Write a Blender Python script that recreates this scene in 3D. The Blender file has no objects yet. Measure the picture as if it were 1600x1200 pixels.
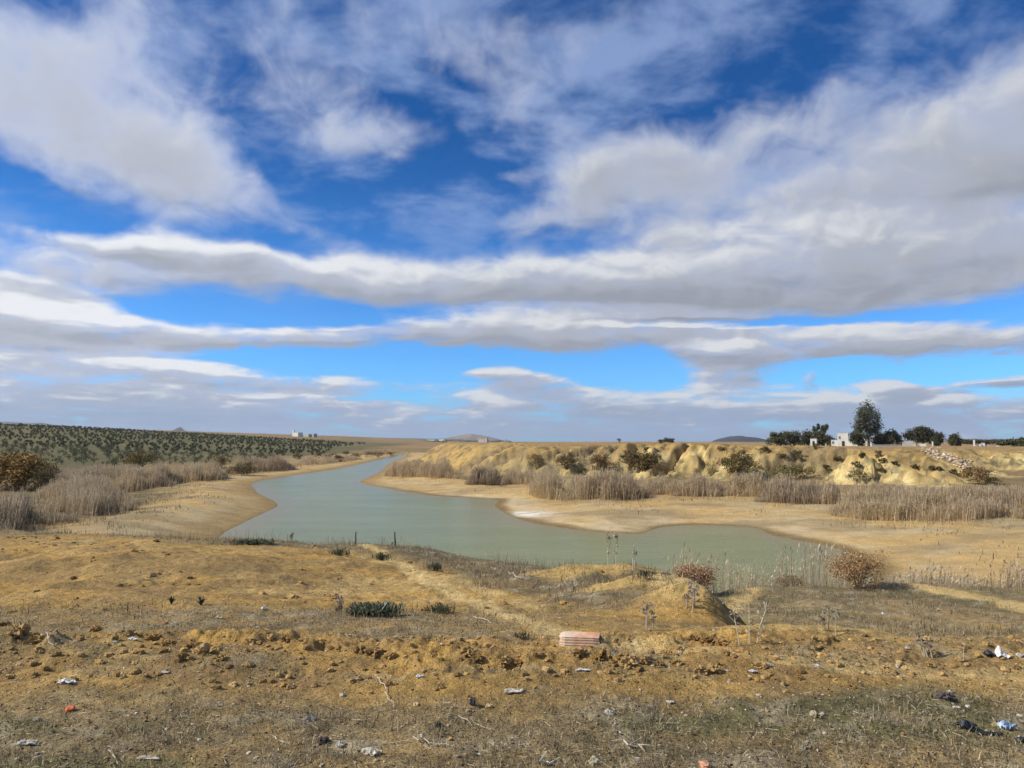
import bpy, bmesh, math, random
import numpy as np
from mathutils import Vector, Matrix, Euler

R = math.radians
random.seed(7)
rng = np.random.default_rng(7)
sc = bpy.context.scene
col = sc.collection

# ------------------------------------------------------------------ camera
FOC, CX, CY, HOR = 1186.0, 800.0, 600.0, 690.0     # a phone's wide lens, a hair above level
PITCH = math.atan((HOR - CY) / FOC)
CAMZ = 6.5                                          # metres above the water
cam = bpy.data.cameras.new('camera')
cam.sensor_width = 36.0
cam.sensor_fit = 'HORIZONTAL'
cam.lens = 36.0 * FOC / 1600.0
cam.clip_start = 0.05
cam.clip_end = 90000.0
cam_o = bpy.data.objects.new('camera', cam)
cam_o.location = (0, 0, CAMZ)
cam_o.rotation_euler = (R(90) + PITCH, 0, 0)
col.objects.link(cam_o)
sc.camera = cam_o


def ray(px, py):
    u, v = (px - CX) / FOC, (CY - py) / FOC
    return Vector((u, math.cos(PITCH) - v * math.sin(PITCH), math.sin(PITCH) + v * math.cos(PITCH)))


def on_z(px, py, z):
    d = ray(px, py)
    t = (z - CAMZ) / d.z
    return d.x * t, d.y * t


def at_y(px, py, y):
    d = ray(px, py)
    t = y / d.y
    return Vector((d.x * t, y, CAMZ + d.z * t))


def x_of(px, y):
    return (px - CX) / FOC * y * 1.0


# ------------------------------------------------------------------ world: blue sky with broken cloud
SUN_AZ, SUN_EL = -97.0, 37.0
world = bpy.data.worlds.new('World')
sc.world = world
world.use_nodes = True
wt = world.node_tree
wt.nodes.clear()


class G:
    """small helper for wiring nodes"""
    def __init__(s, tree): s.t = tree
    def n(s, kind, **kw):
        nd = s.t.nodes.new(kind)
        for k, v in kw.items(): setattr(nd, k, v)
        return nd
    def set(s, sock, v):
        if isinstance(v, bpy.types.NodeSocket): s.t.links.new(v, sock)
        elif v is not None: sock.default_value = v
    def m(s, op, a, b=None, c=None, clamp=False):
        nd = s.n('ShaderNodeMath', operation=op, use_clamp=clamp)
        s.set(nd.inputs[0], a); s.set(nd.inputs[1], b); s.set(nd.inputs[2], c)
        return nd.outputs[0]
    def v(s, op, a, b=None, out=0, scale=None):
        nd = s.n('ShaderNodeVectorMath', operation=op)
        s.set(nd.inputs[0], a); s.set(nd.inputs[1], b)
        if scale is not None: s.set(nd.inputs['Scale'], scale)
        return nd.outputs[out]
    def noise(s, vec, scale, detail=4, rough=0.5, dist=0.0, lac=2.0, out=0, dim='3D'):
        nd = s.n('ShaderNodeTexNoise', noise_dimensions=dim)
        s.set(nd.inputs['Vector'], vec)
        for k, v in (('Scale', scale), ('Detail', detail), ('Roughness', rough), ('Distortion', dist), ('Lacunarity', lac)):
            s.set(nd.inputs[k], v)
        return nd.outputs[out]
    def smooth(s, x, a, b, c=0.0, d=1.0, kind='SMOOTHSTEP'):
        nd = s.n('ShaderNodeMapRange', interpolation_type=kind)
        for i, v in enumerate((x, a, b, c, d)): s.set(nd.inputs[i], v)
        return nd.outputs[0]
    def mix(s, f, a, b, blend='MIX'):
        nd = s.n('ShaderNodeMix', data_type='RGBA', blend_type=blend)
        s.set(nd.inputs[0], f); s.set(nd.inputs[6], a); s.set(nd.inputs[7], b)
        return nd.outputs[2]
    def comb(s, x, y, z):
        nd = s.n('ShaderNodeCombineXYZ')
        s.set(nd.inputs[0], x); s.set(nd.inputs[1], y); s.set(nd.inputs[2], z)
        return nd.outputs[0]
    def ramp(s, x, stops, kind='LINEAR'):
        nd = s.n('ShaderNodeValToRGB')
        cr = nd.color_ramp
        cr.interpolation = kind
        while len(cr.elements) < len(stops): cr.elements.new(0.5)
        for e, (p, c) in zip(cr.elements, stops):
            e.position = p
            e.color = (c[0], c[1], c[2], 1)
        s.set(nd.inputs[0], x)
        return nd.outputs[0]


def azel(px, py):
    d = ray(px, py).normalized()
    return math.degrees(math.atan2(d.x, d.y)), math.degrees(math.asin(d.z))


# the cloud masses: where each lies in the sky, its half axes, its tilt, how dense
CLOUDS = [
    # px, py, half width, half height, tilt, weight
    (110, 190, 330, 150, 20, 0.95), (330, 280, 190, 85, 20, 0.50), (150, 50, 280, 120, 8, 0.50), (-60, 120, 160, 120, 0, 0.4),
    (450, 130, 200, 120, 20, 0.40), (650, 205, 150, 60, -8, 0.42), (560, 30, 330, 90, 12, 0.25), (520, 240, 150, 70, 10, 0.22),
    (780, 80, 170, 130, 25, 0.40), (1010, 60, 150, 110, 10, 0.28), (860, 200, 150, 75, 35, 0.38),
    (1380, 310, 560, 170, -8, 1.05), (1620, 130, 260, 160, -28, 0.95), (1200, 200, 330, 80, -10, 0.55),
    (1000, 290, 170, 120, 15, 0.62), (1330, 425, 660, 90, 2, 1.05), (795, 275, 70, 24, -8, 0.55),
    (870, 325, 110, 65, -20, 0.55), (760, 350, 120, 45, 5, 0.30),
    (380, 425, 480, 50, 3, 0.95), (800, 440, 400, 55, 1, 0.95), (230, 375, 300, 36, 4, 0.50), (520, 365, 150, 40, 14, 0.40),
    (20, 480, 230, 55, 5, 1.0), (60, 430, 230, 48, 4, 0.75), (100, 545, 360, 75, 3, 1.25), (740, 517, 480, 36, -1, 1.15), (1310, 537, 560, 40, 2, 1.2), (300, 522, 340, 30, 3, 0.8),
    (100, 615, 560, 60, 0, 1.15), (550, 658, 820, 62, 0, 1.05), (1350, 658, 820, 60, 0, 1.05),
    (1130, 576, 110, 42, 3, 1.35), (815, 592, 100, 28, 6, 1.1), (1400, 606, 70, 22, 4, 1.3), (1560, 598, 100, 17, -3, 0.8), (1270, 588, 30, 18, -30, 0.8),
    (430, 592, 280, 20, 2, 0.6), (1080, 628, 420, 30, 2, 0.8),
    # openings
    (590, 320, 170, 70, 12, -0.70), (60, 312, 240, 42, 12, -0.85), (600, 562, 330, 24, -1, -0.75), (1000, 575, 190, 24, 2, -0.6),
    (390, 487, 230, 16, 1, -0.95), (1330, 497, 420, 10, 1, -0.6), (1150, 50, 240, 110, -10, -0.45), (1350, 40, 220, 80, -25, -0.5),
    (1500, 583, 200, 15, 1, -0.6), (1310, 580, 60, 22, 0, -0.5), (720, 290, 100, 70, 35, -0.4), (520, 30, 90, 60, 30, -0.2),
]
CLOUDS = [c for c in CLOUDS if c[5] != 0]

cg = bpy.data.node_groups.new('cloud_cover', 'ShaderNodeTree')
cg.interface.new_socket('Direction', in_out='INPUT', socket_type='NodeSocketVector')
cg.interface.new_socket('Density', in_out='OUTPUT', socket_type='NodeSocketFloat')
cg.interface.new_socket('Slope', in_out='OUTPUT', socket_type='NodeSocketFloat')
g = G(cg)
gin, gout = g.n('NodeGroupInput'), g.n('NodeGroupOutput')
d = g.v('NORMALIZE', gin.outputs[0])
sep = g.n('ShaderNodeSeparateXYZ'); g.set(sep.inputs[0], d)
az = g.m('MULTIPLY', g.m('ARCTAN2', sep.outputs[0], sep.outputs[1]), 57.2958)
el = g.m('MULTIPLY', g.m('ARCSINE', sep.outputs[2]), 57.2958)
zz = g.m('ADD', g.m('MAXIMUM', sep.outputs[2], 0.0), 0.09)
plane = g.comb(g.m('DIVIDE', sep.outputs[0], zz), g.m('DIVIDE', sep.outputs[1], zz), 0.0)
elp = g.m('MAXIMUM', el, 0.0)
fan = g.comb(g.m('DIVIDE', az, 8.5), g.m('MULTIPLY', g.m('LOGARITHM', g.m('ADD', elp, 4.0), 2.718), 3.8), 0.0)
nA = g.noise(g.v('ADD', fan, (2.3, 5.7, 0.0)), 0.8, 6, 0.54, 0.3, dim='2D')
nB = g.noise(fan, 2.3, 6, 0.56, 0.35, dim='2D')
wv = g.noise(g.v('ADD', fan, (3.3, 9.1, 1.0)), 0.8, 4, 0.55, 0.0, out=1, dim='2D')
# shift the masses about by the noise so that their outlines fray; less towards the horizon
wamp = g.smooth(el, 0.0, 28.0, 0.10, 1.0, 'LINEAR')
wv = g.v('MULTIPLY', g.v('SUBTRACT', wv, (0.5, 0.5, 0.5)), (7.0, 4.5, 0.0))
wv = g.v('SCALE', wv, scale=wamp)
q = g.v('ADD', g.comb(az, el, 0.0), wv)
sq = g.n('ShaderNodeSeparateXYZ'); g.set(sq.inputs[0], q)
qa, qe = sq.outputs[0], sq.outputs[1]
lin = g.comb(qa, qe, 1.0)
quad = g.comb(g.m('MULTIPLY', qa, qa), g.m('MULTIPLY', qa, qe), g.m('MULTIPLY', qe, qe))
acc = slope = 0.0
for (px, py, hx, hy, rot, wgt) in CLOUDS:              # each mass: wgt * max(0, 1 - (r / R)^2)^2 over a tilted ellipse
    a0, e0 = azel(px, py)
    sx = 1.2 * abs(azel(px + hx * .5, py)[0] - azel(px - hx * .5, py)[0])
    sy = 1.2 * abs(azel(px, py - hy * .5)[1] - azel(px, py + hy * .5)[1])
    c_, s_ = math.cos(R(rot)), math.sin(R(rot))
    A = c_ * c_ / sx ** 2 + s_ * s_ / sy ** 2
    B = 2 * c_ * s_ * (1 / sy ** 2 - 1 / sx ** 2)
    C = s_ * s_ / sx ** 2 + c_ * c_ / sy ** 2
    v2 = (-A, -B, -C)
    v1 = (2 * A * a0 + B * e0, 2 * C * e0 + B * a0, 1 - A * a0 * a0 - B * a0 * e0 - C * e0 * e0)
    t = g.m('MAXIMUM', g.m('ADD', g.v('DOT_PRODUCT', lin, v1, out=1), g.v('DOT_PRODUCT', quad, v2, out=1)), 0.0)
    tw = g.m('MULTIPLY', t, wgt)
    acc = g.m('MULTIPLY_ADD', tw, t, acc)
    # its slope towards the sun (up and to the left) tells the lit side from the shaded base
    ux, uy = -0.55, 1.0
    v3 = (-(2 * A * ux + B * uy) * 2, -(B * ux + 2 * C * uy) * 2, ((2 * A * a0 + B * e0) * ux + (2 * C * e0 + B * a0) * uy) * 2)
    slope = g.m('MULTIPLY_ADD', tw, g.v('DOT_PRODUCT', lin, v3, out=1), slope)
# away from this view the sky goes on with the same broken cover
outside = g.m('MAXIMUM', g.smooth(g.m('ABSOLUTE', az), 34.0, 60.0), g.smooth(el, 32.0, 52.0))
acc = g.m('ADD', g.m('MINIMUM', acc, 1.05), g.m('MULTIPLY', outside, 0.45))
nB2 = g.noise(g.v('ADD', fan, (-0.06, 0.13, 0.0)), 2.3, 5, 0.56, 0.35, dim='2D')
den = g.m('ADD', acc, g.m('MULTIPLY', g.m('SUBTRACT', nA, 0.5), 0.95))
den = g.m('ADD', den, g.m('MULTIPLY', g.m('SUBTRACT', nB, 0.5), 0.75))
# towards the horizon the layer breaks into small puffs and bars
nC = g.noise(g.comb(g.m('MULTIPLY', az, 0.11), g.m('MULTIPLY', el, 0.50), 0.0), 1.6, 5, 0.6, 0.35, dim='2D')
lowm = g.smooth(el, 13.0, 3.0)
den = g.m('ADD', den, g.m('MULTIPLY', g.m('MULTIPLY', g.m('SUBTRACT', nC, 0.53), 2.1), lowm))
g.set(gout.inputs[0], den)
# slope per degree times the scale of the clouds at this height
hs_ = g.smooth(el, 0.0, 30.0, 0.8, 2.6, 'LINEAR')
g.set(gout.inputs[1], g.m('ADD', g.m('MULTIPLY', slope, hs_), g.m('ADD', g.m('MULTIPLY', g.m('SUBTRACT', nB2, nB), 1.25), g.m('MULTIPLY', g.m('MULTIPLY', g.m('SUBTRACT', nC, 0.5), lowm), -2.4))))

g = G(wt)
tc = g.n('ShaderNodeTexCoord')
dirv = g.v('NORMALIZE', tc.outputs['Generated'])
sky = g.n('ShaderNodeTexSky', sky_type='NISHITA', sun_disc=False, sun_elevation=R(SUN_EL), sun_rotation=R(SUN_AZ),
          altitude=300.0, air_density=1.0, dust_density=0.6, ozone_density=2.5)
sepw = g.n('ShaderNodeSeparateXYZ'); g.set(sepw.inputs[0], dirv)
tint = g.mix(g.smooth(sepw.outputs[2], 0.02, 0.42), (0.50, 1.12, 1.90, 1), (0.12, 0.50, 0.98, 1))
blue = g.mix(1.0, sky.outputs[0], tint, 'MULTIPLY')


def cover(vec):
    nd = g.n('ShaderNodeGroup', node_tree=cg)
    g.set(nd.inputs[0], vec)
    return nd.outputs[0], nd.outputs[1]


dn, slp = cover(dirv)
up = sepw.outputs[2]
alpha = g.smooth(dn, 0.14, 0.92)
gain = g.smooth(up, 0.25, 0.42, 0.55, 0.22)
lit = g.m('SUBTRACT', 0.5, g.m('MULTIPLY', slp, gain), clamp=True)
thick = g.smooth(dn, 0.5, 1.4)
body = g.mix(thick, (4.7, 5.3, 7.0, 1), (4.2, 4.45, 5.05, 1))
cc = g.mix(g.m('MULTIPLY', g.m('MULTIPLY', g.smooth(lit, 0.5, 1.0), alpha), 0.9), body, (7.7, 7.9, 8.2, 1))
cc = g.mix(g.smooth(lit, 0.5, 0.0, 0.0, 0.7), cc, (2.9, 3.15, 3.7, 1))
# clouds towards the sun are the brighter ones
sunw = g.smooth(sepw.outputs[0], 0.15, -0.55, 0.96, 1.14)
cc = g.v('SCALE', cc, scale=sunw)
low = g.smooth(up, 0.12, 0.0)
cc = g.mix(g.m('MULTIPLY', low, g.smooth(lit, 0.5, 0.95, 0.74, 0.25)), cc, (2.7, 3.7, 5.6, 1))
# a thin high veil over the blue
vp = g.v('DIVIDE', dirv, g.comb(g.m('ADD', up, 0.25), g.m('ADD', up, 0.25), 1.0))
veil = g.noise(g.v('MULTIPLY', vp, (1.0, 1.3, 0.0)), 3.6, 6, 0.56, 0.12, dim='2D')
veil = g.m('MULTIPLY', g.smooth(veil, 0.38, 0.72, 0.0, 0.66), g.smooth(up, 0.12, 0.36))
blue = g.mix(veil, blue, (3.4, 4.6, 7.4, 1))
fin = g.mix(alpha, blue, cc)
bg = g.n('ShaderNodeBackground')
bg.inputs[1].default_value = 0.093
g.set(bg.inputs[0], fin)
wo = g.n('ShaderNodeOutputWorld')
g.set(wo.inputs[0], bg.outputs[0])
world.cycles.sampling_method = 'MANUAL'
world.cycles.sample_map_resolution = 512

# ------------------------------------------------------------------ sun
sl = bpy.data.lights.new('sun', 'SUN')
sl.energy = 5.0
sl.angle = R(0.55)
sl.color = (1.0, 0.945, 0.83)
so = bpy.data.objects.new('sun', sl)
sd_ = Vector((math.sin(R(SUN_AZ)) * math.cos(R(SUN_EL)), math.cos(R(SUN_AZ)) * math.cos(R(SUN_EL)), math.sin(R(SUN_EL))))
so.rotation_euler = sd_.to_track_quat('Z', 'Y').to_euler()
so.location = (-30, 5, 40)
col.objects.link(so)

sc.view_settings.view_transform = 'Standard'
sc.view_settings.look = 'None'
sc.view_settings.exposure = 0.12
sc.view_settings.gamma = 1.0
sc.view_settings.use_curve_mapping = False
sc.render.engine = 'CYCLES'
sc.cycles.use_adaptive_sampling = True
sc.cycles.adaptive_threshold = 0.012
sc.cycles.adaptive_min_samples = 12
sc.cycles.max_bounces = 4
sc.cycles.diffuse_bounces = 2
sc.cycles.glossy_bounces = 2
sc.cycles.transmission_bounces = 2
sc.cycles.transparent_max_bounces = 6
sc.cycles.volume_bounces = 0
sc.cycles.use_denoising = True
sc.cycles.caustics_reflective = False
sc.cycles.caustics_refractive = False

# ------------------------------------------------------------------ number helpers
def sm(a, b, x):
    t = np.clip((np.asarray(x, float) - a) / (b - a), 0, 1)
    return t * t * (3 - 2 * t)


def _hash(ix, iy, seed):
    h = (ix.astype(np.int64) * 374761393 + iy.astype(np.int64) * 668265263 + seed * 2147483647) & 0xFFFFFFFF
    h = ((h ^ (h >> 13)) * 1274126177) & 0xFFFFFFFF
    h = ((h ^ (h >> 16)) * 2246822519) & 0xFFFFFFFF
    return ((h ^ (h >> 15)) & 0xFFFFFF) / float(0xFFFFFF)


def vnoise(x, y, seed=0):
    x = np.asarray(x, float); y = np.asarray(y, float)
    ix, iy = np.floor(x), np.floor(y)
    fx, fy = x - ix, y - iy
    ux, uy = fx * fx * fx * (fx * (fx * 6 - 15) + 10), fy * fy * fy * (fy * (fy * 6 - 15) + 10)
    a, b = _hash(ix, iy, seed), _hash(ix + 1, iy, seed)
    c, d_ = _hash(ix, iy + 1, seed), _hash(ix + 1, iy + 1, seed)
    return (a * (1 - ux) + b * ux) * (1 - uy) + (c * (1 - ux) + d_ * ux) * uy


def fbm(x, y, octaves=4, seed=0, gain=0.5):
    s, amp, tot = 0.0, 1.0, 0.0
    c_, s_ = math.cos(0.6), math.sin(0.6)
    for k in range(octaves):
        s = s + amp * vnoise(x, y, seed + k * 17)
        tot += amp
        amp *= gain
        x, y = (x * c_ - y * s_) * 2.03 + 5.2, (x * s_ + y * c_) * 2.03 + 1.7
    return s / tot


def seg_dist(x, y, pts, closed=False, want_arc=False):
    """distance to a polyline and the side (left of travel positive)"""
    best = np.full(np.shape(x), 1e18)
    side = np.zeros(np.shape(x))
    arc = np.zeros(np.shape(x)); run = 0.0
    n = len(pts)
    for i in range(n if closed else n - 1):
        ax, ay = pts[i]; bx, by = pts[(i + 1) % n]
        dx, dy = bx - ax, by - ay
        L = dx * dx + dy * dy + 1e-9
        t = np.clip(((x - ax) * dx + (y - ay) * dy) / L, 0, 1)
        d2 = (x - ax - t * dx) ** 2 + (y - ay - t * dy) ** 2
        m = d2 < best
        best = np.where(m, d2, best)
        side = np.where(m, np.sign(dx * (y - ay) - dy * (x - ax)), side)
        if want_arc:
            arc = np.where(m, run + t * math.sqrt(L), arc); run += math.sqrt(L)
    return (np.sqrt(best), side, arc) if want_arc else (np.sqrt(best), side)


def inside(x, y, pts):
    r = np.zeros(np.shape(x), bool)
    n = len(pts)
    for i in range(n):
        ax, ay = pts[i]; bx, by = pts[(i + 1) % n]
        c = ((ay > y) != (by > y)) & (x < (bx - ax) * (y - ay) / ((by - ay) if by != ay else 1e-9) + ax)
        r ^= c
    return r


def smooth_poly(pts, it=2):
    for _ in range(it):
        out = []
        n = len(pts)
        for i in range(n):
            a, b = pts[i], pts[(i + 1) % n]
            out += [(a[0] * .75 + b[0] * .25, a[1] * .75 + b[1] * .25), (a[0] * .25 + b[0] * .75, a[1] * .25 + b[1] * .75)]
        pts = out
    return pts


# ------------------------------------------------------------------ the lie of the land
SHORE = [on_z(px, py, 0) for px, py in [
    (345, 834), (362, 825), (400, 807), (430, 793), (434, 788), (420, 779), (402, 771), (396, 763), (388, 756), (420, 748),
    (470, 741), (520, 734), (556, 727), (580, 721), (603, 715.5), (625, 711), (640, 711.5), (618, 719), (604, 727), (596, 737),
    (572, 748), (560, 752), (570, 757), (600, 762), (640, 769), (680, 775), (715, 777), (760, 779), (781, 781), (776, 786),
    (772, 791), (785, 799), (800, 808), (830, 817), (860, 822), (900, 828), (950, 832), (1002, 835), (1014, 829), (1032, 823.5),
    (1060, 821), (1100, 820.5), (1150, 822), (1188, 826), (1196, 833), (1215, 838), (1250, 845), (1297, 853), (1330, 864)]]
SHORE += [(18, 37), (13, 32), (4, 30.5), (-5, 31), (-13, 34), (-17, 41)]
SHORE = smooth_poly(SHORE, 1)
CLIFF = [(220, 700), (60, 520), (-20, 330), (-30, 240)] + [on_z(px, py, 1.6) for px, py in [
    (640, 721), (668, 728), (705, 734), (780, 738), (860, 741), (940, 743), (1000, 745), (1100, 747), (1200, 751), (1300, 757),
    (1400, 760), (1480, 758), (1530, 750), (1600, 746)]] + [(95, 103), (140, 98), (260, 120), (600, 160)]
CLIFF_S = CLIFF[:1] + smooth_poly(CLIFF, 2)[2:-6] + CLIFF[-1:]
BROW_X = [-60, -17.5, -10.5, -5, -0.9, 2.5, 3.4, 4.6, 6, 13, 18, 40]
BROW_Y = [30, 26.5, 25.2, 24, 22, 20.3, 20.2, 21.2, 22, 22, 19.5, 19]
RY = [0, 6.4, 7.6, 9.0, 10.5, 13, 17, 20, 22.5, 30]
RZ = [4.8, 4.78, 4.60, 4.20, 3.78, 3.22, 2.78, 2.50, 2.52, 2.4]
MOUNDS = [  # x, y, rx, ry, height
    (1.35, 12.8, 1.35, 0.9, 0.28), (1.75, 10.9, 0.85, 0.6, 0.20), (2.1, 9.1, 0.55, 0.45, 0.26), (2.75, 7.35, 1.0, 0.34, 0.15),
    (-3.6, 6.35, 0.9, 0.35, 0.10), (-4.9, 6.6, 0.55, 0.4, 0.13), (-2.2, 5.9, 0.5, 0.25, 0.07), (4.2, 6.7, 1.1, 0.3, 0.06), (-7.5, 15, 3.2, 3.0, 0.35), (-1.2, 6.25, 0.8, 0.3, 0.07), (1.4, 5.9, 0.8, 0.25, 0.06), (2.75, 8.95, 0.28, 0.4, -0.30), (0.55, 9.6, 0.5, 0.35, -0.14), (3.4, 13.5, .5, 1.6, -.25)]


def zones(x, y):
    """everything the height and the soil colour share"""
    x = np.asarray(x, float); y = np.asarray(y, float)
    Z = {}
    r = np.hypot(x, y)
    wob = (fbm(x / 4.0, y / 4.0, 3, 3) - 0.5)
    d_w, _ = seg_dist(x, y, SHORE, True)
    sd = np.where(inside(x, y, SHORE), -d_w, d_w)
    sd = sd + wob * np.clip(np.abs(sd) * 0.25, 0.2, 3.0)
    Z['sd'] = sd
    d_c, side, arc = seg_dist(x, y, CLIFF_S, want_arc=True)
    c = d_c * np.where(side > 0, 1, -1)
    Z['c'] = c
    rug = sm(-18, 30, x) * sm(260, 130, y)                      # the right stretch is cut by gullies, the left end is smoother
    # gullies run down the slope: sharp in their beds, rounded on the spurs between
    bend = (fbm(x / 9.0, y / 9.0, 3, 23) - .5) * 9
    a1 = np.abs(2 * fbm((arc + bend) / 15.0, c / 60.0 + 3, 2, 21) - 1)
    a2 = np.abs(2 * fbm((arc + bend * .7) / 5.2 + 7, c / 30.0, 2, 33) - 1)
    a3 = np.abs(2 * fbm((arc + bend * .5) / 1.9 + 3, c / 14.0, 2, 35) - 1)
    cut = (1 - np.clip(a1 / .34, 0, 1)) ** 1.2 * 5.0 + (1 - np.clip(a2 / .36, 0, 1)) ** 1.1 * 4.6 + (1 - np.clip(a3 / .45, 0, 1)) * 2.0
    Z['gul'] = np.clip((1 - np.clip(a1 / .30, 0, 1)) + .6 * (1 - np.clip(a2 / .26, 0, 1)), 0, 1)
    Z['cc'] = c + (fbm(x / 13.0, y / 13.0, 4, 25) - 0.5) * (5 + 6 * rug) - cut * (.18 + .82 * rug) + 2.5 * rug
    Z['arc'] = arc
    Z['rug'] = rug
    Z['brow'] = np.interp(x, BROW_X, BROW_Y) + (fbm(x / 2.2, y * 0 + 3.1, 3, 41) - 0.5) * 1.6
    Z['step'] = 2.35 + (y - 8.5) * 0.087 + (fbm(y / 1.3, x * 0 + 8.0, 3, 47) - 0.5) * 0.9
    Z['r'] = r
    return Z


def height(x, y, Z=None, fine=True):
    x = np.asarray(x, float); y = np.asarray(y, float)
    Z = Z or zones(x, y)
    sd, r = Z['sd'], Z['r']
    s = np.maximum(sd, 0)
    z = 1.25 * (1 - np.exp(-s / 17.0)) + 2.1 * sm(22, 110, s) + 1.5 * sm(90, 320, s)
    z = z + (fbm(x / 9.0, y / 9.0, 4, 5) - 0.45) * 0.75 * sm(1.0, 14, s)
    z = z + .55 * np.exp(-((s - 6.5) / 3.6) ** 2) * sm(-12, -18, x) * sm(125, 95, y) * sm(34, 44, y)
    z = np.where(sd < 0, -np.minimum(-sd * 0.10, 2.0), z)
    # orchard hill on the left
    hill = sm(120, 480, y) * np.clip((-x - 128) * 0.060, 0, 12.6) * (1 - sm(1500, 4000, r))
    z = z + hill * sm(10, 60, s)
    # bluff and the plain on top of it
    zp = 6.15 - (0.55 + 0.85 * sm(125, 270, y) * (1 - sm(500, 1200, r))) * sm(0.15, 0.38, x / np.maximum(y, 1)) - 0.3 * sm(300, 900, r)
    zp = zp + (fbm(x / 16.0, y / 16.0, 3, 61) - 0.5) * 0.45
    rimw = np.exp(-((Z['cc'] - 9.5) / 7.0) ** 2)
    zp = zp + rimw * (fbm(Z['arc'] / 13.0, Z['cc'] * 0 + 5, 3, 63) - .47) * 1.5
    rill = (np.abs(2 * fbm(x / 1.4, y / 2.8, 3, 65) - 1) - .35) * .55 + (fbm(x / .7, y / 1.4, 3, 66) - .5) * .35
    k = np.clip(Z['cc'] / 10.5, 0, 1)
    prof = np.clip(k * 1.10, 0, 1) - .06 * np.exp(-((k - .91) / .10) ** 2)
    prof = np.where(k < 0.12, prof * sm(-0.05, 0.12, k), prof)
    z = z + np.maximum(zp - z, 0) * prof
    z = z + 1.7 * rill * (.35 + .65 * Z['rug']) * np.clip(4 * k * (1 - k), 0, 1) * sm(300, 200, r)
    z = np.where((Z['cc'] < 0) & (Z['cc'] > -14) & (sd > 6), z + 0.5 * sm(-14, 0, Z['cc']), z + 0.5 * (1 - k) * (Z['cc'] >= 0) * (sd > 6))
    # the near bank: from the camera's track down to its brow, then down to the water
    zl = 4.8 - 0.083 * np.maximum(y - 6.0, 0) + 0.022 * np.maximum(-x, 0) * sm(10, 25, y) - 0.45 * sm(-5, 2.5, x) * sm(9, 20, y)
    zr = np.interp(y, RY, RZ)
    t = sm(-0.3, 0.8, x - Z['step'] + (fbm(x / .5, y / .5, 3, 73) - .5) * .5)
    zf = zl * (1 - t) + zr * t
    # the lip of the step stands up a little and is cut back in places
    lip = np.exp(-((x - Z['step'] + 0.5) / 0.55) ** 2) * sm(8, 9.5, y)
    zf = zf + lip * 0.16 * (fbm(x / 0.8, y / 0.8, 3, 71) - 0.1)
    zf = zf + (fbm(x / .32, y / .32, 4, 75, .6) - .5) * .22 * np.exp(-((x - Z['step'] - .2) / .6) ** 2) * sm(8, 9.5, y)
    # fade out the ground behind and beside the viewer
    zf = np.where(y < 0, 4.8, zf)
    for (mx, my, rx, ry, h) in MOUNDS:
        zf = zf + h * np.exp(-((x - mx) / rx) ** 2 - ((y - my) / ry) ** 2)
    zf = zf + (fbm(x / 2.6, y / 2.6, 4, 81) - 0.5) * 0.34 * sm(6.5, 11, y) + (fbm(x / 1.5, y / 1.5, 3, 85) - 0.5) * 0.10
    over = y - Z['brow']
    drop = zf - np.maximum(over, 0) * 0.46 - 0.12 * sm(-1.5, 0.8, over) ** 2
    near = np.where(over < 0, zf - 0.12 * sm(-1.5, 0.8, over) ** 2, drop)
    side_fade = sm(60, 42, np.abs(x))
    near = near * side_fade + np.minimum(near, z) * (1 - side_fade)
    zz_ = np.where(over < 0, near, np.maximum(near, np.where(near > z, near, z)))
    zz_ = np.where((over >= 0), np.maximum(near, z), near)
    if fine:
        f = np.clip(1.0 - sm(16, 34, r), 0, 1)
        band = sm(5.3, 6.0, y + (fbm(x / 1.2, y * 0, 3, 91) - .5) * 1.3) * sm(7.4, 6.8, y) * (0.12 + 0.88 * sm(0.42, 0.66, fbm(x / 1.5, y / .9, 3, 92))) * (1 - .45 * sm(1.6, 3.2, x))
        b1 = np.abs(2 * fbm(x / 0.30, y / 0.30, 3, 95) - 1)
        zz_ = zz_ + f * (0.040 * (fbm(x / 0.16, y / 0.16, 3, 97) - 0.5) + 0.05 * (fbm(x / 0.55, y / 0.55, 3, 98) - 0.5) + sm(8, 11, y) * .11 * (fbm(x / .45, y / .45, 4, 96, .6) - .5))
        zz_ = zz_ + band * .85 * (0.20 * (0.42 - b1) * (0.4 + fbm(x / 0.7, y / 0.7, 2, 99)) + 0.085 * (0.5 - np.abs(2 * fbm(x / .11, y / .11, 3, 94) - 1)))
    return zz_


def H(x, y):
    return float(height(np.array([x]), np.array([y]))[0])


def hit(px, py, y0=2.5, y1=700.0):
    """where the line of sight through a point of the picture meets the ground"""
    d = ray(px, py)
    for n_ in (260, 24):
        ys = np.geomspace(y0, y1, n_)
        t = ys / d.y
        xs, zs = d.x * t, CAMZ + d.z * t
        g_ = height(xs, ys)
        w = np.nonzero(zs <= g_)[0]
        i = w[0] if len(w) else n_ - 1
        y0, y1 = ys[max(i - 1, 0)], ys[i]
        if i == 0: break
    return Vector((xs[i], ys[i], g_[i]))


# ------------------------------------------------------------------ materials
def new_mat(name):
    m = bpy.data.materials.new(name)
    m.use_nodes = True
    t = m.node_tree
    b = t.nodes['Principled BSDF']
    return m, G(t), b


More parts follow.
